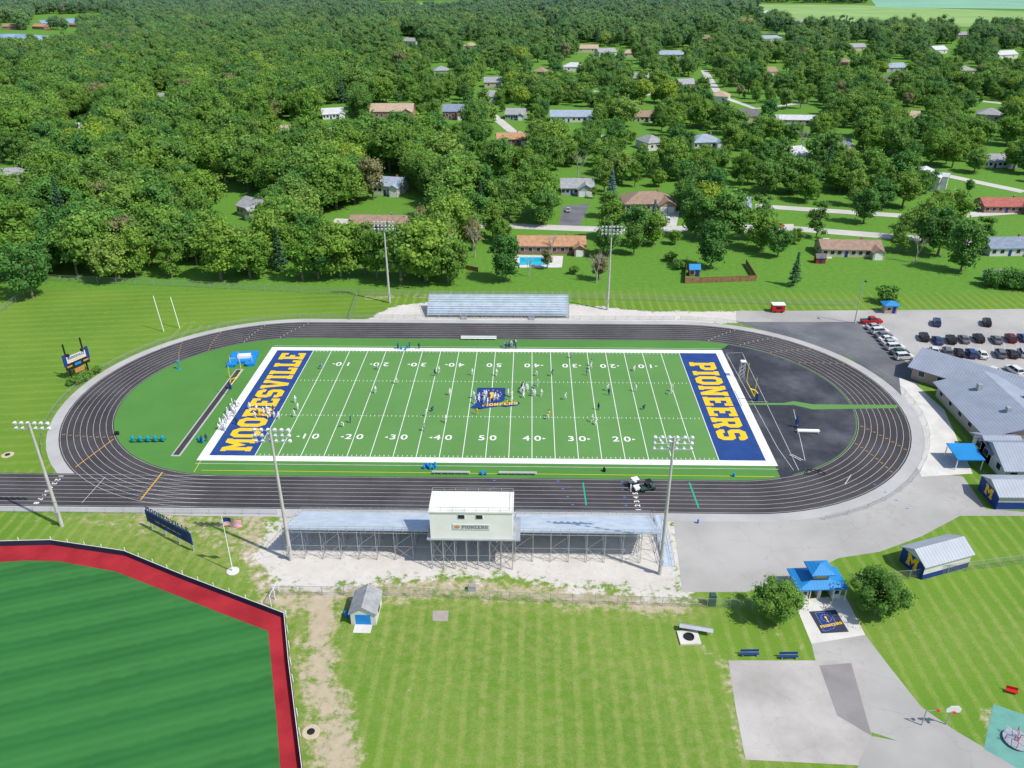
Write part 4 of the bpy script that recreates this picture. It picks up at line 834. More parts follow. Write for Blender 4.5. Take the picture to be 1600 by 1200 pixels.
def cart(px,py,rz,body,label):
    q=G(px,py); t=root('utility_cart',label,'utility cart',(q.x,q.y,.05),R(rz))
    MB().prism([(-1.5,.4),(-1.5,.85),(-.3,.85),(-.3,.5),(.5,.5),(.6,.95),(1.3,.8),(1.45,.4)],-.65,.65,'y').build('body',body,t)
    MB().box(-.25,.3,-.6,.6,.52,.85).box(-.32,-.22,-.6,.6,.85,1.3).build('seat',BLACK,t)
    mb=MB(); [mb.bar((x_,s*.6,.8),(x_*.8,s*.58,1.85),.03,5) for x_ in (-.35,.8) for s in (-1,1)]; mb.build('roll_cage',BLACK,t)
    MB().box(-.4,.75,-.65,.65,1.853,1.9).build('canopy',body if body is WHITE else BLACK,t)
    for sx in (-1,1):
        for sy in (-1,1): MB().bar((sx*1.,sy*.55,.3),(sx*1.,sy*.78,.3),.3,12).build('wheel',TYRE,t)
cart(1011,765,20,PAINT['green'],'dark green utility cart parked on the near straight'); cart(992,762,110,WHITE,'white utility cart on the near straight beside the dark green one')
# ---------------------------------------------------------------- field equipment
q=G(381,562); t=root('vault_mat','bright blue pole vault landing mat beside the top left end zone corner','landing mat',q,R(8))
MB().box(-3.2,3.2,-2.6,3.2,0,.8).build('mat',BLUEM,t); MB().prism([(-3.2,0),(-2.0,0),(-1.0,.8),(-3.2,.8)],-4.2,-2.61,'y').build('left_wing',BLUEM,t); MB().prism([(3.2,0),(2.0,0),(1.0,.8),(3.2,.8)],-4.2,-2.61,'y').build('right_wing',BLUEM,t)
for s in (-1,1): MB().bar((s*2.6,-2.9,0),(s*2.6,-2.9,2.6),.06,6).build('upright',YEL,t)
MB().bar((-2.6,-2.9,1.9),(2.6,-2.9,2.0),.03,5).build('crossbar',YEL,t); MB().box(-1.2,1.8,-1,.5,.803,1.5).build('folded_cover',WHITE,t)
t=root('blocking_sled','teal five pad blocking sled on the infield grass left of the runway','blocking sled',G(232,691),R(3))
MB().bar((-3.2,0,.12),(3.2,0,.12),.07,6).bar((-3.2,.9,.12),(3.2,.9,.12),.07,6).build('frame',BLACK,t)
for k in range(5):
    x_=-3+k*1.5; MB().bar((x_,.7,.1),(x_,.1,1.1),.05,5).build('strut',BLACK,t); MB().lathe([(.2,0),(.34,.2),(.36,1.),(.2,1.25)],10,(x_,0,.25)).build('pad',TEAL,t)
for px_,py_,wc,nm in ((705,741,7.2,'left'),(809,742,7.2,'right')):
    t=root('team_bench','long white team bench on the near touchline, '+nm+' of the blue cooler','bench',G(px_,py_),0,'team benches')
    MB().box(-wc/2,wc/2,-.2,.2,.42,.47).build('seat',WHITE,t); MB().box(-wc/2,wc/2,-.30,-.25,.6,.95).build('backrest',WHITE,t)
    for k in range(6): MB().box(-wc/2+.4+k*(wc-.8)/5-.04,-wc/2+.4+k*(wc-.8)/5+.04,-.28,.2,.0,.42).build('leg',GALV,t)
t=root('team_bench','long white team bench on the far touchline','bench',G(748,531),0); MB().box(-4.6,4.6,-.25,.25,.42,.5).build('seat',WHITE,t); MB().box(-4.6,4.6,.28,.34,.6,1.0).build('backrest',WHITE,t)
for k in range(6): MB().box(-4.3+k*1.72,-4.2+k*1.72,-.2,.25,0,.42).build('leg',GALV,t)
def bundle(px,py,mat,label,nm,n=6,s=.5,cat='equipment'):
    q=G(px,py); mb=MB(); rr=random.Random(px)
    for k in range(n):
        x_,y_=rr.uniform(-1,1)*s*1.6,rr.uniform(-1,1)*s; r_=rr.uniform(.18,.3); mb.lathe([(r_*.7,0),(r_,.15),(r_,.6),(r_*.6,.8)],8,(x_,y_,0))
    tag(mb.build(nm,mat,None,(q.x,q.y,.045)),label,cat)
bundle(671,731,BLUEM,'cluster of bright blue tackle bags at the near touchline','tackle_bags',9,.8)
bundle(755,742,BLUEM,'blue water coolers between the two near benches','water_coolers',3,.4); bundle(1146,745,BLUEM,'blue barrel at the bottom right corner of the pitch','barrel',1,.1,'barrel')
bundle(1091,818,BLUEM,'blue bin beside the near straight on the asphalt apron','bin',1,.1,'bin'); bundle(947,737,BLACK,'black equipment box near the bench line right of centre','equipment_box',2,.3)
bundle(316,690,TEAL,'teal tackling dummies beside the bottom left of the end zone','tackle_dummies',5,.7); bundle(628,546,TEAL,'teal bags on the far touchline left of midfield','tackle_bags',5,.8)
bundle(503,573,BLUEM,'small blue bag by the far left number ten','equipment_bag',2,.2)
q=G(1262,676); t=root('tarp_roll','long white rolled tarpaulin lying on the black rubber zone','tarpaulin roll',(q.x,q.y,.04),R(-2)); MB().bar((-2.2,0,.4),(2.2,0,.4),.38,14).build('roll',WHITE,t); MB().bar((-2.5,0,.4),(2.5,0,.4),.08,8).build('core',GALV,t); MB().box(-2.2,-2.0,-.5,.5,0,.12).box(2.0,2.2,-.5,.5,0,.12).build('cradle',GALV,t)
q=G(1244,668); t=root('jump_stand','black high jump stand beside the white tarpaulin roll','stand',(q.x,q.y,.04)); MB().box(-.4,.4,-.4,.4,0,.15).build('base',BLACK,t); MB().bar((0,0,.1),(0,0,2.8),.12,6).build('upright',NAVY,t); MB().box(-.3,.3,-.25,.25,.9,1.9).build('housing',NAVY,t)
q=G(1158,590); t=root('filming_tower','thin white lattice frame behind the right end zone','frame',(q.x,q.y,.04))
mb=MB(); [mb.bar((a,b,0),(a,b,4.2),.04,5) for a in (-.5,.5) for b in (-.5,.5)]; [mb.bar((-.5,s,k),(.5,s,k+.8),.03,4) for s in (-.5,.5) for k in (0,1,2,3)]; mb.build('lattice',WHITE,t); MB().box(-.6,.6,-.6,.6,4.2,4.3).build('platform',WHITE,t)
q=G(1275,738); mb=MB(); 
for k in range(26): 
    a0,a1=k*.6,(k+1)*.6; mb.bar((1.6*math.cos(a0)+k*.05-1,.9*math.sin(a0*1.3),.05),(1.6*math.cos(a1)+k*.05-1,.9*math.sin(a1*1.3),.05),.06,4)
tag(mb.build('hose',BLACK,None,(q.x,q.y,.04)),'tangled black hose on the rubber zone near the pitch corner','hose')
q=G(1243,715); tag(MB().bar((-1,.8,.1),(.6,-1.3,.12),.08,6).bar((-.5,.9,.1),(1.1,-1.1,.12),.08,6).build('hurdle_frame',WHITE,None,(q.x,q.y,.04)),'white folded frame lying beside the black hose','frame')
q=G(280,577); t=root('post_stand','teal post stand on the infield grass at upper left','stand',(q.x,q.y,.03)); MB().lathe([(.5,0),(.5,.1),(.12,.2)],10).build('base',TEAL,t); MB().lathe([(.12,.2),(.1,1.6),(.3,1.7),(.3,2.2),(.1,2.4)],10).build('post',TEAL,t)
bundle(178,681,BLACK,'dark bag standing on the inner lane of the left bend','equipment_bag',3,.5)
# well, benches, hoops, red item
t=root('drain_well','square concrete pad with a dark round opening on the lower grass','well',G(1078,1003),R(3)); MB().box(-1.5,1.5,-.6,2.0,0,.25).build('pad',CONC,t); MB().lathe([(.75,.25),(.75,.45),(.62,.45),(.6,.30)],18,(0,.7,0)).build('rim',BLACK,t)
t=root('metal_trough','white curved metal sheet on legs beside the concrete well','trough',G(1087,988),R(-12)); MB().add([(-2.4,-.5,.9),(2.4,-.5,.9),(2.4,0,1.15),(-2.4,0,1.15),(2.4,.5,.9),(-2.4,.5,.9)],[(0,1,2,3),(3,2,4,5)]).build('sheet',GALV,t); [MB().bar((x_,0,0),(x_,0,1.1),.06,5).build('leg',GALV,t) for x_ in (-2,2)]
for px_,py_,l in ((1171,1025,'left'),(1232,1029,'right')):
    t=root('park_bench','blue bench at the top of the old court, the '+l+' of two','bench',G(px_,py_),R(2),'blue benches by the old court'); MB().box(-1.3,1.3,-.22,.22,.42,.48).build('seat',NAVY,t); MB().box(-1.3,1.3,.24,.30,.6,1.0).build('backrest',NAVY,t); [MB().box(x_-.05,x_+.05,-.2,.25,0,.42).build('leg',GALV,t) for x_ in (-1,1)]
q=G(1478,1132); t=root('basketball_hoop','basketball hoop with round white backboard beside the lower path','basketball hoop',q); MB().bar((0,0,0),(0,0,2.6),.08,8).bar((0,0,2.6),(.5,-.4,3.1),.06,8).build('pole',GALV,t); MB().prism([(-.85,2.8),(.85,2.8),(.95,3.4),(.5,3.9),(-.5,3.9),(-.95,3.4)],-.5,-.44,'y').build('backboard',WHITE,t); MB().lathe([(.23,3.04),(.25,3.07),(.23,3.1)],14,(0,-.78,0)).build('rim',RED,t)
q=G(1440,1133); t=root('basketball_hoop','hoop post without a visible board left of the white backboard','basketball hoop',q); MB().bar((0,0,0),(0,0,2.6),.08,8).bar((0,0,2.6),(1.1,-.2,3.0),.06,8).build('pole',GALV,t); MB().lathe([(.23,2.9),(.25,2.93),(.23,2.96)],14,(1.3,-.2,0)).build('rim',RED,t)
t=root('red_seat_bench','small red bench on the grass at lower right','bench',G(1580,1083),R(-20)); MB().box(-.7,.7,-.25,.25,.35,.45).build('seat',RED,t); MB().box(-.7,.7,.26,.34,.45,.9).build('backrest',RED,t); [MB().bar((x_,0,0),(x_,0,.35),.05,5).build('leg',RED,t) for x_ in (-.5,.5)]
q=G(1588,1158); t=root('merry_go_round','round playground merry go round on the teal pad','merry go round',q); MB().lathe([(1.6,.2),(1.65,.3),(1.6,.36)],24).build('deck',GALV,t)
for k in range(6): a=k*math.pi/3; MB().bar((.3*math.cos(a),.3*math.sin(a),.36),(.3*math.cos(a),.3*math.sin(a),1.1),.04,5).bar((.3*math.cos(a),.3*math.sin(a),1.1),(1.5*math.cos(a),1.5*math.sin(a),1.1),.04,5).bar((1.5*math.cos(a),1.5*math.sin(a),1.1),(1.5*math.cos(a),1.5*math.sin(a),.36),.04,5).build('handle',[NAVY,RED,WHITE][k%3],t)
for px_,py_,h_,wd_,l in ((1112,945,2,1.0,'green utility cabinet on the fence line behind the stand'),(738,922,.9,1.2,'low grey utility box beside the fence behind the press box')):
    q=G(px_,py_); tag(MB().prism([(-wd_/2,0),(wd_/2,0),(wd_/2,h_),(wd_/2-.08,h_+.1),(-wd_/2+.08,h_+.1),(-wd_/2,h_)],-.4,.4,'y').build('utility_cabinet',[PAINT['green'] if h_>1 else GALV],None,(q.x,q.y,0)),l,'cabinet')
fence('chain_link_gate','open chain link gate leaf at the end of the white outfield posts',GL([(424,948),(436,925)]),2.2,2,WHITE,CHAIN,.07,'gate')
# ---------------------------------------------------------------- people
SKIN=PM('skin',(.42,.25,.17),.08,4,.6,world=False); SOCK=PM('socks',(.6,.6,.6),.05,4,.8,world=False); SHOE=PM('shoes',(.08,.08,.09),.1,4,.6,world=False)
CL={'white':PM('white_jersey',(.72,.73,.75),.05,4,.8),'navy':PM('navy_jersey',(.02,.04,.16),.08,4,.8),'grey':PM('grey_shirt',(.30,.31,.33),.05,4,.8),'gold':PM('gold_jersey',(.7,.45,.03),.05,4,.8)}
HAIR=PM('brown_hair',(.05,.03,.02),.1,6,.8)
def body_mesh(pose):
    P=dict(pel=(0,0,.98),sp=(0,0,1.18),ch=(0,0,1.38),nk=(0,0,1.52),hd=(0,.02,1.62),tp=(0,.02,1.74))
    A=dict(sh=(.19,0,1.43),el=(.27,-.03,1.14),wr=(.28,.06,.90),pa=(.28,.09,.83),hp=(.10,0,.93),kn=(.13,.04,.50),an=(.13,0,.09),to=(.14,.18,.04))
    L={k:Vector(v) for k,v in A.items()}; Rr={k:Vector((-v[0],v[1],v[2])) for k,v in A.items()}; P={k:Vector(v) for k,v in P.items()}
    if pose=='run':
        L.update(kn=Vector((.12,.34,.66)),an=Vector((.12,.12,.34)),to=Vector((.12,.26,.24)),el=Vector((.28,-.24,1.2)),wr=Vector((.26,-.05,1.02)),pa=Vector((.25,.0,.97)))
        Rr.update(kn=Vector((-.12,-.06,.5)),an=Vector((-.12,-.32,.13)),to=Vector((-.12,-.18,.04)),el=Vector((-.28,.18,1.18)),wr=Vector((-.2,.38,1.3)),pa=Vector((-.18,.42,1.36)))
        for k in ('sp','ch','nk','hd','tp'): P[k].y+=(P[k].z-.98)*.22
    if pose=='crouch':
        P=dict(pel=Vector((0,-.18,.68)),sp=Vector((0,-.04,.86)),ch=Vector((0,.12,1.02)),nk=Vector((0,.24,1.11)),hd=Vector((0,.33,1.17)),tp=Vector((0,.40,1.26)))
        for S,s in ((L,1),(Rr,-1)): S.update(sh=Vector((s*.19,.14,1.05)),el=Vector((s*.26,.2,.78)),wr=Vector((s*.2,.27,.56)),pa=Vector((s*.18,.3,.5)),hp=Vector((s*.11,-.16,.64)),kn=Vector((s*.2,.2,.44)),an=Vector((s*.2,-.1,.09)),to=Vector((s*.21,.08,.04)))
    V=[];E=[];Rd=[];T=[]
    def v(p,r): V.append(tuple(p));Rd.append(r);return len(V)-1
    def e(a,b,t): E.append((a,b));T.append(t)
    pel=v(P['pel'],.15);sp=v(P['sp'],.14);ch=v(P['ch'],.165);nk=v(P['nk'],.065);hd=v(P['hd'],.095);tp=v(P['tp'],.085)
    e(pel,sp,'torso');e(sp,ch,'torso');e(ch,nk,'torso');e(nk,hd,'head');e(hd,tp,'head')
    for S in (L,Rr):
        sh=v(S['sh'],.075);el=v(S['el'],.05);wr=v(S['wr'],.033);pa=v(S['pa'],.036)
        e(ch,sh,'torso');e(sh,el,'sleeve');e(el,wr,'skin');e(wr,pa,'skin')
        d=(S['pa']-S['wr']).normalized(); sd_=d.cross(Vector((1,0,0))).normalized() if abs(d.x)<.9 else Vector((0,1,0))
        for k,ln in enumerate((.07,.085,.08,.06)):
            q=S['pa']+sd_*(k-1.5)*.024; f1=v(q+d*ln*.6,.010);f2=v(q+d*ln+Vector((0,.012,0)),.008); e(pa,f1,'skin');e(f1,f2,'skin')
        th=v(S['wr']+sd_*-.05+d*.04,.010); e(wr,th,'skin')
        hp=v(S['hp'],.105);kn=v(S['kn'],.07);an=v(S['an'],.045);to=v(S['to'],.04)
        e(pel,hp,'short');e(hp,kn,'short');e(kn,an,'sock');e(an,to,'shoe')
    me=bpy.data.meshes.new('b'); me.from_pydata(V,E,[]); o=bpy.data.objects.new('b',me); COL.objects.link(o)
    sk_=o.modifiers.new('s','SKIN'); 
    for i,r_ in enumerate(Rd): me.skin_vertices[0].data[i].radius=(r_,r_)
    me.skin_vertices[0].data[0].use_root=True; ss=o.modifiers.new('u','SUBSURF'); ss.levels=1; ss.render_levels=1
    dg=bpy.context.evaluated_depsgraph_get(); m2=bpy.data.meshes.new_from_object(o.evaluated_get(dg)); bpy.data.objects.remove(o)
    key={'torso':0,'sleeve':0,'short':1,'skin':2,'head':2,'sock':3,'shoe':4}
    A_=np.array([V[a] for a,b in E]);B_=np.array([V[b] for a,b in E]);D_=B_-A_; LL=(D_**2).sum(1); K=[key[t] for t in T]; mi=[]
    for p in m2.polygons:
        c=np.array(p.center); tt=np.clip(((c-A_)*D_).sum(1)/LL,0,1); ds=np.linalg.norm(A_+D_*tt[:,None]-c,axis=1)-np.array([Rd[a]*.6 for a,b in E]); mi.append(K[int(ds.argmin())])
    m2.polygons.foreach_set('material_index',mi); m2.polygons.foreach_set('use_smooth',[True]*len(mi))
    return m2,P['hd'],P['tp']
BM={p:body_mesh(p) for p in ('stand','run','crouch')}
BMC={}
HELM=MB().lathe([(.05,-.12),(.135,-.1),(.15,0),(.13,.09),(.07,.14),(.01,.15)],12)
HELME={'white':HELM.mesh('helmet',PAINT['white'],True),'navy':HELM.mesh('helmet',PAINT['blue'],True)}
HAIRM=MB().lathe([(.06,-.06),(.11,-.02),(.115,.05),(.07,.12),(.01,.13)],10).mesh('hair',HAIR,True)
PEOPLE={}
def person(px,py,shirt='white',pose='stand',helmet=True,rz=None,short='white'):
    q=G(px,py); me,hd,tp=BM[pose]; key=(pose,shirt,short)
    if key not in BMC:
        m2=me.copy(); m2.materials.clear()
        for mm in (CL[shirt],CL[short],SKIN,SOCK,SHOE): m2.materials.append(mm)
        BMC[key]=m2
    yd=50-abs(q.x)/.9144; side='left' if q.x<0 else 'right'; band='far touchline' if q.y>16 else 'far hash marks' if q.y>4 else 'mid pitch' if q.y>-4 else 'near hash marks' if q.y>-16 else 'near touchline'
    if abs(q.x)<4: wh='midfield'
    elif abs(q.x)>46: wh='%s end zone'%side
    else: wh='%s %d yard line'%(side,int(round(yd/5)*5))
    lab='%sperson in %s %s, %s, %s'%('helmeted ' if helmet else '',shirt,{'stand':'standing','run':'running','crouch':'crouching'}[pose],wh,band)
    t=root('person',lab,'person',(q.x,q.y,.055),R(rz if rz is not None else random.uniform(0,360)),'people on the pitch')
    PEOPLE.setdefault(lab,[]).append((px,t))
    inst('body',BMC[key],t)
    inst('helmet' if helmet else 'hair',(HELME['navy' if shirt=='gold' else shirt if shirt in HELME else 'white'] if helmet else HAIRM),t,tuple((hd+tp)/2+Vector((0,-.01,.01))))
sing=[(587,615,'white'),(548,661,'navy'),(536,667,'white'),(462,630,'white'),(466,641,'white'),(461,652,'white'),(436,655,'white'),(590,578,'grey'),(503,577,'grey'),(680,588,'navy'),(686,584,'white'),(703,618,'white'),(675,643,'navy'),(666,651,'white'),(663,674,'grey'),(697,661,'white'),
(738,587,'white'),(748,628,'white'),(753,640,'navy'),(745,648,'gold'),(776,588,'white'),(800,629,'white'),(838,587,'white'),(862,588,'navy'),(840,604,'white'),(846,620,'white'),(858,652,'gold'),(855,655,'white'),(883,625,'white'),(917,587,'grey'),(923,577,'white'),(924,572,'grey'),(930,664,'white'),(925,660,'white'),
(935,641,'navy'),(949,611,'white'),(951,618,'navy'),(990,580,'white'),(993,612,'white'),(1050,612,'white'),(1047,617,'white'),(893,560,'grey'),(1005,640,'navy'),(620,600,'white')]
for i,(a_,b2,s) in enumerate(sing): person(a_,b2,s,['run','stand','crouch','run','stand'][i%5],s!='grey')
rr=random.Random(4)
for k in range(14): person(824+rr.uniform(-13,13),614+rr.uniform(-8,9),rr.choice(['white','white','white','navy']),rr.choice(['stand','run','crouch']),True)
for k in range(14): person(768+rr.uniform(-28,32),627+rr.uniform(-10,11),rr.choice(['white','white','gold']),rr.choice(['stand','run']),True)
for k in range(30): 
    f=rr.random(); person(346+f*24+rr.uniform(-6,6),674-f*38+rr.uniform(-4,4),rr.choice(['white','white','white','grey']),rr.choice(['stand','stand','crouch']),True)
for k in range(14): person(405+rr.uniform(-22,35),647+rr.uniform(-8,8),rr.choice(['white','white','navy']),rr.choice(['stand','run']),True)
for k in range(10): person(795+rr.uniform(-11,11),542+rr.uniform(-3,4),rr.choice(['white','navy','grey']),'stand',False)
for a_,b2 in ((622,546),(640,545),(655,546),(316,693),(323,690),(370,664)): person(a_,b2,'navy','stand',False)
person(985,768,'white','stand',False)
for lab,l in PEOPLE.items():
    if len(l)>1:
        l.sort(key=lambda q:q[0]); n=len(l)
        for i,(px,t) in enumerate(l): t['label']=lab+', '+('leftmost' if i==0 else 'rightmost' if i==n-1 else ords[min(i,9)]+' from left')
# ---------------------------------------------------------------- trees
def leaves(seed,w,h,base,ncl,nl,ls,shape='round',rc=(.15,.25),sq=(1,1)):
    g=np.random.default_rng(seed); Q=[];T=[];core=[]
    off=g.normal(size=(5,3)); off/=np.linalg.norm(off,axis=1)[:,None]; oa=g.uniform(-.22,.28,size=5)
    for i in range(ncl):
        d=g.normal(size=3); d/=np.linalg.norm(d)
        if shape=='cone':
            f=(i+.5)/ncl; f=f**.8; rr_=(1-f)*w/2*.8; a=i*2.399; c=np.array([rr_*math.cos(a)*g.uniform(.5,1),rr_*math.sin(a)*g.uniform(.5,1),base+f*h*.95]); r_=max(.35,w*.17*(1.1-f)); fl=.55
        else:
            rad=g.uniform(.35,.85)**.7; k=1.0 if d[2]>0 else .75
            if shape=='round' and w>8.6: rad*=1+sum(oa[j]*max(0,float(d@off[j]))**3 for j in range(5))
            c=np.array([d[0]*rad*w/2*k,d[1]*rad*w/2*k,base+h*.45+d[2]*rad*h*.5]); r_=w*g.uniform(*rc); fl=.85
            if d[2]<-.75: c[2]+=h*.1
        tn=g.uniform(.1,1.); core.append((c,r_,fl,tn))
        n=int(nl*(r_/(w*.2))**1.5)+8; v=g.normal(size=(n,3)); v/=np.linalg.norm(v,axis=1)[:,None]; v[:,2]=np.where(v[:,2]<-.5,-v[:,2],v[:,2])
        p=c+v*np.array([1,1,fl])*r_*g.uniform(.65,1.35,size=(n,1))
        nn=v+g.normal(size=(n,3))*.6+np.array([0,0,.3]); nn/=np.linalg.norm(nn,axis=1)[:,None]
        t1=np.cross(nn,g.normal(size=(n,3))); t1/=np.linalg.norm(t1,axis=1)[:,None]; t2=np.cross(nn,t1); s=ls*g.uniform(.5,1.3,size=(n,1))
        q=np.stack([p-t1*s-t2*s*.6,p+t1*s-t2*s*.5,p+t1*s*.8+t2*s*.7,p-t1*s*.7+t2*s*.6],1); Q.append(q.reshape(-1,3)); T+=list(np.clip(tn*.6+g.uniform(0,.4,size=n),0,1))
    V=np.concatenate(Q); nq=len(V)//4; Fc=[(4*i,4*i+1,4*i+2,4*i+3) for i in range(nq)]; Vl=V.tolist()
    ico=[(0,0,1)]+[(math.cos(a)*.9,math.sin(a)*.9,.42) for a in [k*1.2566 for k in range(5)]]+[(math.cos(a)*.9,math.sin(a)*.9,-.42) for a in [k*1.2566+.628 for k in range(5)]]+[(0,0,-1)]
    icf=[(0,1+k,1+(k+1)%5) for k in range(5)]+[(1+k,6+k,1+(k+1)%5) for k in range(5)]+[(1+(k+1)%5,6+k,6+(k+1)%5) for k in range(5)]+[(11,6+(k+1)%5,6+k) for k in range(5)]
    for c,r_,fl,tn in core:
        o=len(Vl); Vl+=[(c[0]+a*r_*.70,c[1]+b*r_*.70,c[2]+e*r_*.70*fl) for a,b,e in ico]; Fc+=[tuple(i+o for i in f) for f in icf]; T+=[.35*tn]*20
    return Vl,Fc,T
def trunk(seed,w,h,base,tr,branches=7,reach=.7):
    g=random.Random(seed); mb=MB(); top=base+h*.55; mb.bar((0,0,-.1),(.05,.03,base+.3),tr,8,tr*.75); mb.bar((.05,.03,base+.3),(0,.1,top),tr*.75,7,tr*.3)
    for k in range(branches):
        a=k*2.4+g.uniform(-.3,.3); z=base+g.uniform(0,.3)*h; q=(math.cos(a)*w/2*reach*g.uniform(.6,1),math.sin(a)*w/2*reach*g.uniform(.6,1),z+h*g.uniform(.2,.45)); mb.bar((0,0,z),q,tr*.4,5,tr*.12)
    return mb
def crown_me(nm,V,Fc,T,mat,extra=None):
    mats=[mat]; me=bpy.data.meshes.new(nm)
    if extra: 
        o=len(V); V=V+[tuple(v) for v in extra.v]; Fc=Fc+[tuple(i+o for i in f) for f in extra.f]; T=T+[.5]*len(extra.f); mats.append(BARK)
    me.from_pydata(V,[],Fc)
    for m_ in mats: me.materials.append(m_)
    if extra: me.polygons.foreach_set('material_index',[0]*(len(Fc)-len(extra.f))+[1]*len(extra.f))
    a=me.attributes.new('tone','FLOAT','FACE'); a.data.foreach_set('value',np.array(T,np.float32)); return me
KIND={}
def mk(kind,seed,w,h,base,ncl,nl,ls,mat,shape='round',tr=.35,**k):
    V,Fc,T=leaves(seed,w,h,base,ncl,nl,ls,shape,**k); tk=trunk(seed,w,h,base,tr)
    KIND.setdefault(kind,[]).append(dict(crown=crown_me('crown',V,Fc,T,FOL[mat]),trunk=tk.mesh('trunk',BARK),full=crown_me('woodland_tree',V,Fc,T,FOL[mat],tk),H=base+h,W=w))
for i in range(7): mk('broad',20+i,[9.5,11,10,12,8.8,10.5,9.][i],[11,10,12,10.5,12.5,9.5,13.5][i],1.4,[40,48,34,52,34,44,38][i],72,.27,'broad',rc=[(.11,.22),(.10,.17),(.14,.25),(.09,.17),(.13,.23),(.10,.22),(.11,.19)][i])
for i in range(2): mk('tall',40+i,8.5,15,1.6,46,75,.27,'broad',rc=(.11,.21))
for i in range(2): mk('dark',50+i,9.5,12,1.2,42,75,.26,'dark',rc=(.12,.22))
mk('yellow',60,9,9.5,1.6,34,75,.26,'yellow'); mk('tan',63,9,11,2,26,45,.24,'tan')
for i in range(2): mk('conifer',70+i,6.5,14,.8,46,55,.24,'conifer','cone',.25)
mk('spruce',75,5,9,.4,42,60,.22,'spruce','cone',.2); mk('column',77,8.,14.5,.5,54,78,.27,'dark','round',.35,rc=(.15,.25))
mk('round',80,8.2,7.2,.6,90,120,.12,'broad','round',.3,rc=(.10,.16)); mk('shrub',82,3,2.6,.05,16,50,.16,'broad','round',.08); mk('hedge',83,5,3.2,.05,22,60,.18,'dark','round',.1)
def bare(seed):
    g=random.Random(seed); mb=MB()
    def br(p,d,L,r,dep):
        q=p+d*L; mb.bar(p,q,r,5,r*.6)
        if dep==0: return
        for k in range(3 if dep>1 else 4):
            nd=(d+Vector((g.uniform(-.6,.6),g.uniform(-.6,.6),g.uniform(0,.35)))).normalized(); br(q if k<2 else p+d*L*.6,nd,L*g.uniform(.6,.8),r*.55,dep-1)
    br(Vector((0,0,0)),Vector((0,0,1)),4.2,.3,4); return mb
bt=bare(3).mesh('limbs',BAREW)
CNAME=dict(broad='mid green broadleaf tree',tall='tall green broadleaf tree',dark='dark green broadleaf tree',yellow='yellow green tree',tan='browning thin tree',conifer='dark pointed conifer')
def tree(kind,px,py,H,label,group=None,wf=1.):
    q=G(px,py); D_=random.choice(KIND[kind]); s=H/D_['H']
    t=root({'conifer':'conifer_tree','spruce':'spruce_tree','shrub':'shrub','hedge':'bush'}.get(kind,'broadleaf_tree'),label,'tree' if kind not in('shrub','hedge') else 'bush',q,random.uniform(0,6.28),group); t.scale=(s*wf,s*wf,s)
    inst('trunk',D_['trunk'],t); inst('crown',D_['crown'],t)
def bare_tree(px,py,H,label):
    q=G(px,py); t=root('bare_tree',label,'tree',q,random.uniform(0,6)); t.scale=(H/14,)*3; inst('limbs',bt,t)
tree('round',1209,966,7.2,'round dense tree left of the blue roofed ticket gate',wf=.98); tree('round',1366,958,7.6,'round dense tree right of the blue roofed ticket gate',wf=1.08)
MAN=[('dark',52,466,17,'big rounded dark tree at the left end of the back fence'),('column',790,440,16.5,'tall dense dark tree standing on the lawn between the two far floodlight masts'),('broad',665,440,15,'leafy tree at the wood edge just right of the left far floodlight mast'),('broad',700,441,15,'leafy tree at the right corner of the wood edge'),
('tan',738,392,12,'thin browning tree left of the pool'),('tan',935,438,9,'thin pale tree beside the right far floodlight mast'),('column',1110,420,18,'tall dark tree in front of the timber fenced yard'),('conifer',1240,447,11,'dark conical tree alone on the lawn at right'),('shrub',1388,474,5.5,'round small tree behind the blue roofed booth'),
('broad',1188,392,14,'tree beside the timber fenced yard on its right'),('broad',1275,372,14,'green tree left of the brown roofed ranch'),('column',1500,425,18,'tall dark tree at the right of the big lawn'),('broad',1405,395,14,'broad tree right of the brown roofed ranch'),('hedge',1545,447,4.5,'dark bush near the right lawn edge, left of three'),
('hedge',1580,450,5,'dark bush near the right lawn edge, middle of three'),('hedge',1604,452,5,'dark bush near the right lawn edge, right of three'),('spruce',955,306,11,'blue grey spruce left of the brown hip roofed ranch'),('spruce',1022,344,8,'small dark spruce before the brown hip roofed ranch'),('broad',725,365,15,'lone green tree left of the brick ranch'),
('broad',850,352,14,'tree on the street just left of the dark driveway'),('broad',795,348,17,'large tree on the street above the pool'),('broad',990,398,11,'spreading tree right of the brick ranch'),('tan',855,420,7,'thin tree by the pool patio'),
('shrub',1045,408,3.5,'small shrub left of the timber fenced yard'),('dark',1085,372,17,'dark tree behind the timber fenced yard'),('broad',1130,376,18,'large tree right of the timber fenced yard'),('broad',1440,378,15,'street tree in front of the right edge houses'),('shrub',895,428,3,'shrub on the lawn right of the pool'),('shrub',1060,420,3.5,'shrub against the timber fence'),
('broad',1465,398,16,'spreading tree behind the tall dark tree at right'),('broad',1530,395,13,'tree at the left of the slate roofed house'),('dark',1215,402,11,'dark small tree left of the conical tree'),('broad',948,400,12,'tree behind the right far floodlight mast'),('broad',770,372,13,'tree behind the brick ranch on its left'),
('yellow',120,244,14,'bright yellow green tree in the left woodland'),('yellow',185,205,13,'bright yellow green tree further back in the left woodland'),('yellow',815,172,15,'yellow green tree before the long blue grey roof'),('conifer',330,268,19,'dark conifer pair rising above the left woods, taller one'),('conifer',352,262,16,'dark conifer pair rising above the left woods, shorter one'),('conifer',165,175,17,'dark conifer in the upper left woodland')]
for k_,x_,y_,H_,l_ in MAN: tree(k_,x_,y_,H_,l_)
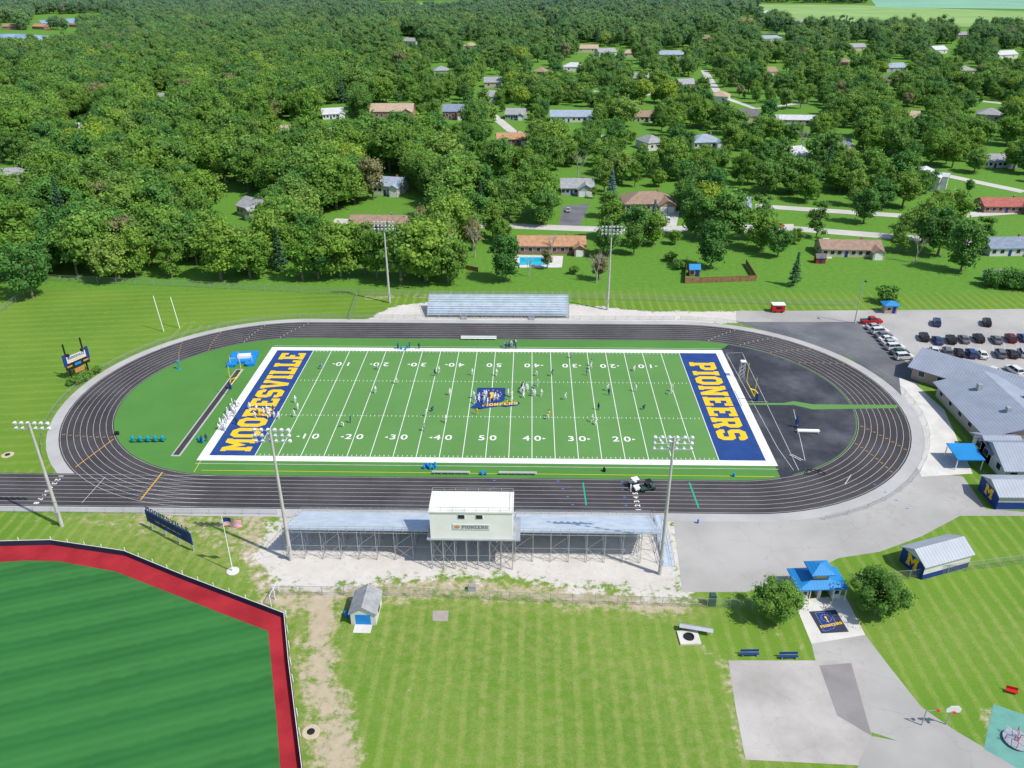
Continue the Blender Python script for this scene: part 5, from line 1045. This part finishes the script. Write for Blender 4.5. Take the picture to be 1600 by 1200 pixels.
for x_,y_,H_,l_ in ((205,275,21,'leafless grey tree standing above the left woods'),(903,285,17,'leafless grey tree above the grey roofed house'),(932,442,12,'bare pale tree beside the right far floodlight mast'),(826,432,8,'bare small tree right of the pool lawn'),(742,402,13,'bare pale tree left of the pool'),(1430,410,12,'bare limbed tree between the ranch and the tall dark tree'),(310,130,20,'leafless grey tree high in the upper left woodland'),(862,398,9,'bare tree in front of the brick ranch'),(1250,240,16,'bare grey tree in front of the white gabled house')): bare_tree(x_,y_,H_,l_)
for k,(x_,y_) in enumerate([(112,602),(121,600),(130,596),(140,590),(151,584)]):
    tree('shrub',x_,y_,1.8+.3*(k%3),'low green shrub at the foot of the football scoreboard, %s from left'%ords[k],'shrubs under the football scoreboard')
HSX=[(h[0],h[1],h[2],h[3]) for h in HS]
RDS=[]
for r_ in RD:
    for a_,c_ in zip(r_[:-1],r_[1:]):
        for k in range(8): RDS.append((a_[0]+(c_[0]-a_[0])*k/8,a_[1]+(c_[1]-a_[1])*k/8))
RDS=np.array(RDS)
OPEN=[[(715,382),(1060,385),(1062,480),(715,480)],[(1030,390),(1640,390),(1640,500),(1030,500)],[(560,312),(690,318),(700,345),(560,342)],[(868,318),(940,316),(925,358),(862,356)],[(440,196),(575,188),(590,238),(430,240)],[(575,188),(735,188),(735,222),(585,222)],
[(-150,48),(128,48),(130,78),(60,86),(-150,90)],[(50,24),(190,20),(195,40),(50,46)],[(1170,4),(1340,6),(1640,16),(1740,62),(1230,50)],[(1330,-46),(1800,-46),(1740,18),(1360,14)],[(1140,345),(1290,345),(1640,380),(1640,392),(1140,372)],[(590,1),(740,0),(745,19),(590,20)],
[(300,290),(372,285),(420,350),(395,372),(345,350)],[(1190,325),(1290,330),(1285,350),(1190,345)],[(1480,300),(1600,312),(1600,360),(1490,345)]]
def inpoly(x,y,poly):
    c=False;n=len(poly)
    for i in range(n):
        (x0,y0),(x1,y1)=poly[i],poly[(i+1)%n]
        if (y0>y)!=(y1>y) and x<(x1-x0)*(y-y0)/(y1-y0)+x0: c=not c
    return c
def edge_y(px): return np.interp(px,[-100,0,60,110,300,560,715,716,1060,1640],[470,462,448,437,441,444,444,384,384,388])
cand=[]; gr=np.random.default_rng(9)
Yy=74.
while Yy<2500:
    step=8.0 if Yy<500 else 10.5 if Yy<1000 else 15
    half=(Yy+159)*.70+20; Xx=-half
    while Xx<half:
        x_=Xx+gr.uniform(-.48,.48)*step; y_=Yy+gr.uniform(-.48,.48)*step; Xx+=step
        px_,py_,s=proj((x_,y_,0))
        if px_<-60 or px_>1660 or py_<-60: continue
        if py_>edge_y(px_): continue
        wood=px_<720-max(0,(300-py_))*.9 or (py_<75) 
        if py_>230 and px_<700: wood=True
        nn=math.sin(x_*.021+1.3)*math.sin(y_*.017+.4)+.5*math.sin(x_*.05+y_*.031)
        dn=.93 if wood else .66+.24*nn
        if wood and py_<230 and nn>.75: dn=.5
        if gr.random()>dn: continue
        if any(inpoly(px_,py_,o) for o in OPEN): continue
        H=(gr.uniform(10,17) if gr.random()<.75 else gr.uniform(5,10)) if not wood else (gr.uniform(13,21) if gr.random()<.85 else gr.uniform(8,13)); hp=H*s*.86; cw=H*.42*s
        bad=False
        for hi_,(hx,hy,hw_,hs) in enumerate(HSX):
            if abs(px_-hx)<hw_*.5+cw*.6 and hy-13*hs*.7<py_<hy+hp*.85+2: 
                pr_=(.96 if abs(px_-hx)<hw_*.45 else .6) if hi_<26 else (.93 if abs(px_-hx)<hw_*.5 else .5)
                if py_<=hy+3 or gr.random()<pr_: bad=True;break
        if bad: continue
        dd=np.abs(RDS[:,0]-px_)<cw*.6+3; 
        if dd.any():
            yy=RDS[dd,1]; 
            if ((py_>yy-4*s*.5)&(py_<yy+4*s*.5)).any(): continue
            if ((py_>yy)&(py_<yy+hp*.7)).any() and gr.random()<.45: continue
        cand.append((py_,px_,x_,y_,H,wood))
    Yy+=step
cand.sort(reverse=True)
NEAR=cand[:250]; FAR=cand[250:]
names=['brick ranch by the pool','brown hip roofed ranch','half hidden brown ranch','grey house on the driveway','lawn ranch at right','slate roof at right edge','red brick house','white house with blue grey roof','grey roof at the wood edge','pyramid roofed house','two gabled brick house','slate roofed brick house','pale roofed house','long blue grey roof','grey shingled house','tan roofed beige house','orange roofed house','brown roofed house beyond','white gabled house','white metal barn','long white roof','grey roofed cottage at right','small pale blue roof','cottage in the woods','grey roof at left edge','house above the reddish roof']
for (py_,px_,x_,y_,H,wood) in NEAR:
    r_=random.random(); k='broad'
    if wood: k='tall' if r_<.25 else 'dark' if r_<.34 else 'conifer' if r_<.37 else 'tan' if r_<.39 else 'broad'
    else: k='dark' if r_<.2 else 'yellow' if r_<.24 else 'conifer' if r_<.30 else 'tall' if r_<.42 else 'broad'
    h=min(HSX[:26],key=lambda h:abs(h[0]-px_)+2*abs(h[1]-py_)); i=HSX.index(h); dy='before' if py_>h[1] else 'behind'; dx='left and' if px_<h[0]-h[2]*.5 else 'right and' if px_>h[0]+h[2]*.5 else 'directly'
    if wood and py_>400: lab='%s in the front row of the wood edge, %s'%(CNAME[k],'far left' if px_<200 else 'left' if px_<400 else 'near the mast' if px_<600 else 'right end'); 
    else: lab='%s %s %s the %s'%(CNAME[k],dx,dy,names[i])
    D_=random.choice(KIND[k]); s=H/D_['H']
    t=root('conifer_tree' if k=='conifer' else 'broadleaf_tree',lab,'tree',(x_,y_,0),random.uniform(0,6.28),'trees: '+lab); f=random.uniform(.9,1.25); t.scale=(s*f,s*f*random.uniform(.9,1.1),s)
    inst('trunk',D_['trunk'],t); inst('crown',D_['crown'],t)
# far woodland : one stuff object, instanced
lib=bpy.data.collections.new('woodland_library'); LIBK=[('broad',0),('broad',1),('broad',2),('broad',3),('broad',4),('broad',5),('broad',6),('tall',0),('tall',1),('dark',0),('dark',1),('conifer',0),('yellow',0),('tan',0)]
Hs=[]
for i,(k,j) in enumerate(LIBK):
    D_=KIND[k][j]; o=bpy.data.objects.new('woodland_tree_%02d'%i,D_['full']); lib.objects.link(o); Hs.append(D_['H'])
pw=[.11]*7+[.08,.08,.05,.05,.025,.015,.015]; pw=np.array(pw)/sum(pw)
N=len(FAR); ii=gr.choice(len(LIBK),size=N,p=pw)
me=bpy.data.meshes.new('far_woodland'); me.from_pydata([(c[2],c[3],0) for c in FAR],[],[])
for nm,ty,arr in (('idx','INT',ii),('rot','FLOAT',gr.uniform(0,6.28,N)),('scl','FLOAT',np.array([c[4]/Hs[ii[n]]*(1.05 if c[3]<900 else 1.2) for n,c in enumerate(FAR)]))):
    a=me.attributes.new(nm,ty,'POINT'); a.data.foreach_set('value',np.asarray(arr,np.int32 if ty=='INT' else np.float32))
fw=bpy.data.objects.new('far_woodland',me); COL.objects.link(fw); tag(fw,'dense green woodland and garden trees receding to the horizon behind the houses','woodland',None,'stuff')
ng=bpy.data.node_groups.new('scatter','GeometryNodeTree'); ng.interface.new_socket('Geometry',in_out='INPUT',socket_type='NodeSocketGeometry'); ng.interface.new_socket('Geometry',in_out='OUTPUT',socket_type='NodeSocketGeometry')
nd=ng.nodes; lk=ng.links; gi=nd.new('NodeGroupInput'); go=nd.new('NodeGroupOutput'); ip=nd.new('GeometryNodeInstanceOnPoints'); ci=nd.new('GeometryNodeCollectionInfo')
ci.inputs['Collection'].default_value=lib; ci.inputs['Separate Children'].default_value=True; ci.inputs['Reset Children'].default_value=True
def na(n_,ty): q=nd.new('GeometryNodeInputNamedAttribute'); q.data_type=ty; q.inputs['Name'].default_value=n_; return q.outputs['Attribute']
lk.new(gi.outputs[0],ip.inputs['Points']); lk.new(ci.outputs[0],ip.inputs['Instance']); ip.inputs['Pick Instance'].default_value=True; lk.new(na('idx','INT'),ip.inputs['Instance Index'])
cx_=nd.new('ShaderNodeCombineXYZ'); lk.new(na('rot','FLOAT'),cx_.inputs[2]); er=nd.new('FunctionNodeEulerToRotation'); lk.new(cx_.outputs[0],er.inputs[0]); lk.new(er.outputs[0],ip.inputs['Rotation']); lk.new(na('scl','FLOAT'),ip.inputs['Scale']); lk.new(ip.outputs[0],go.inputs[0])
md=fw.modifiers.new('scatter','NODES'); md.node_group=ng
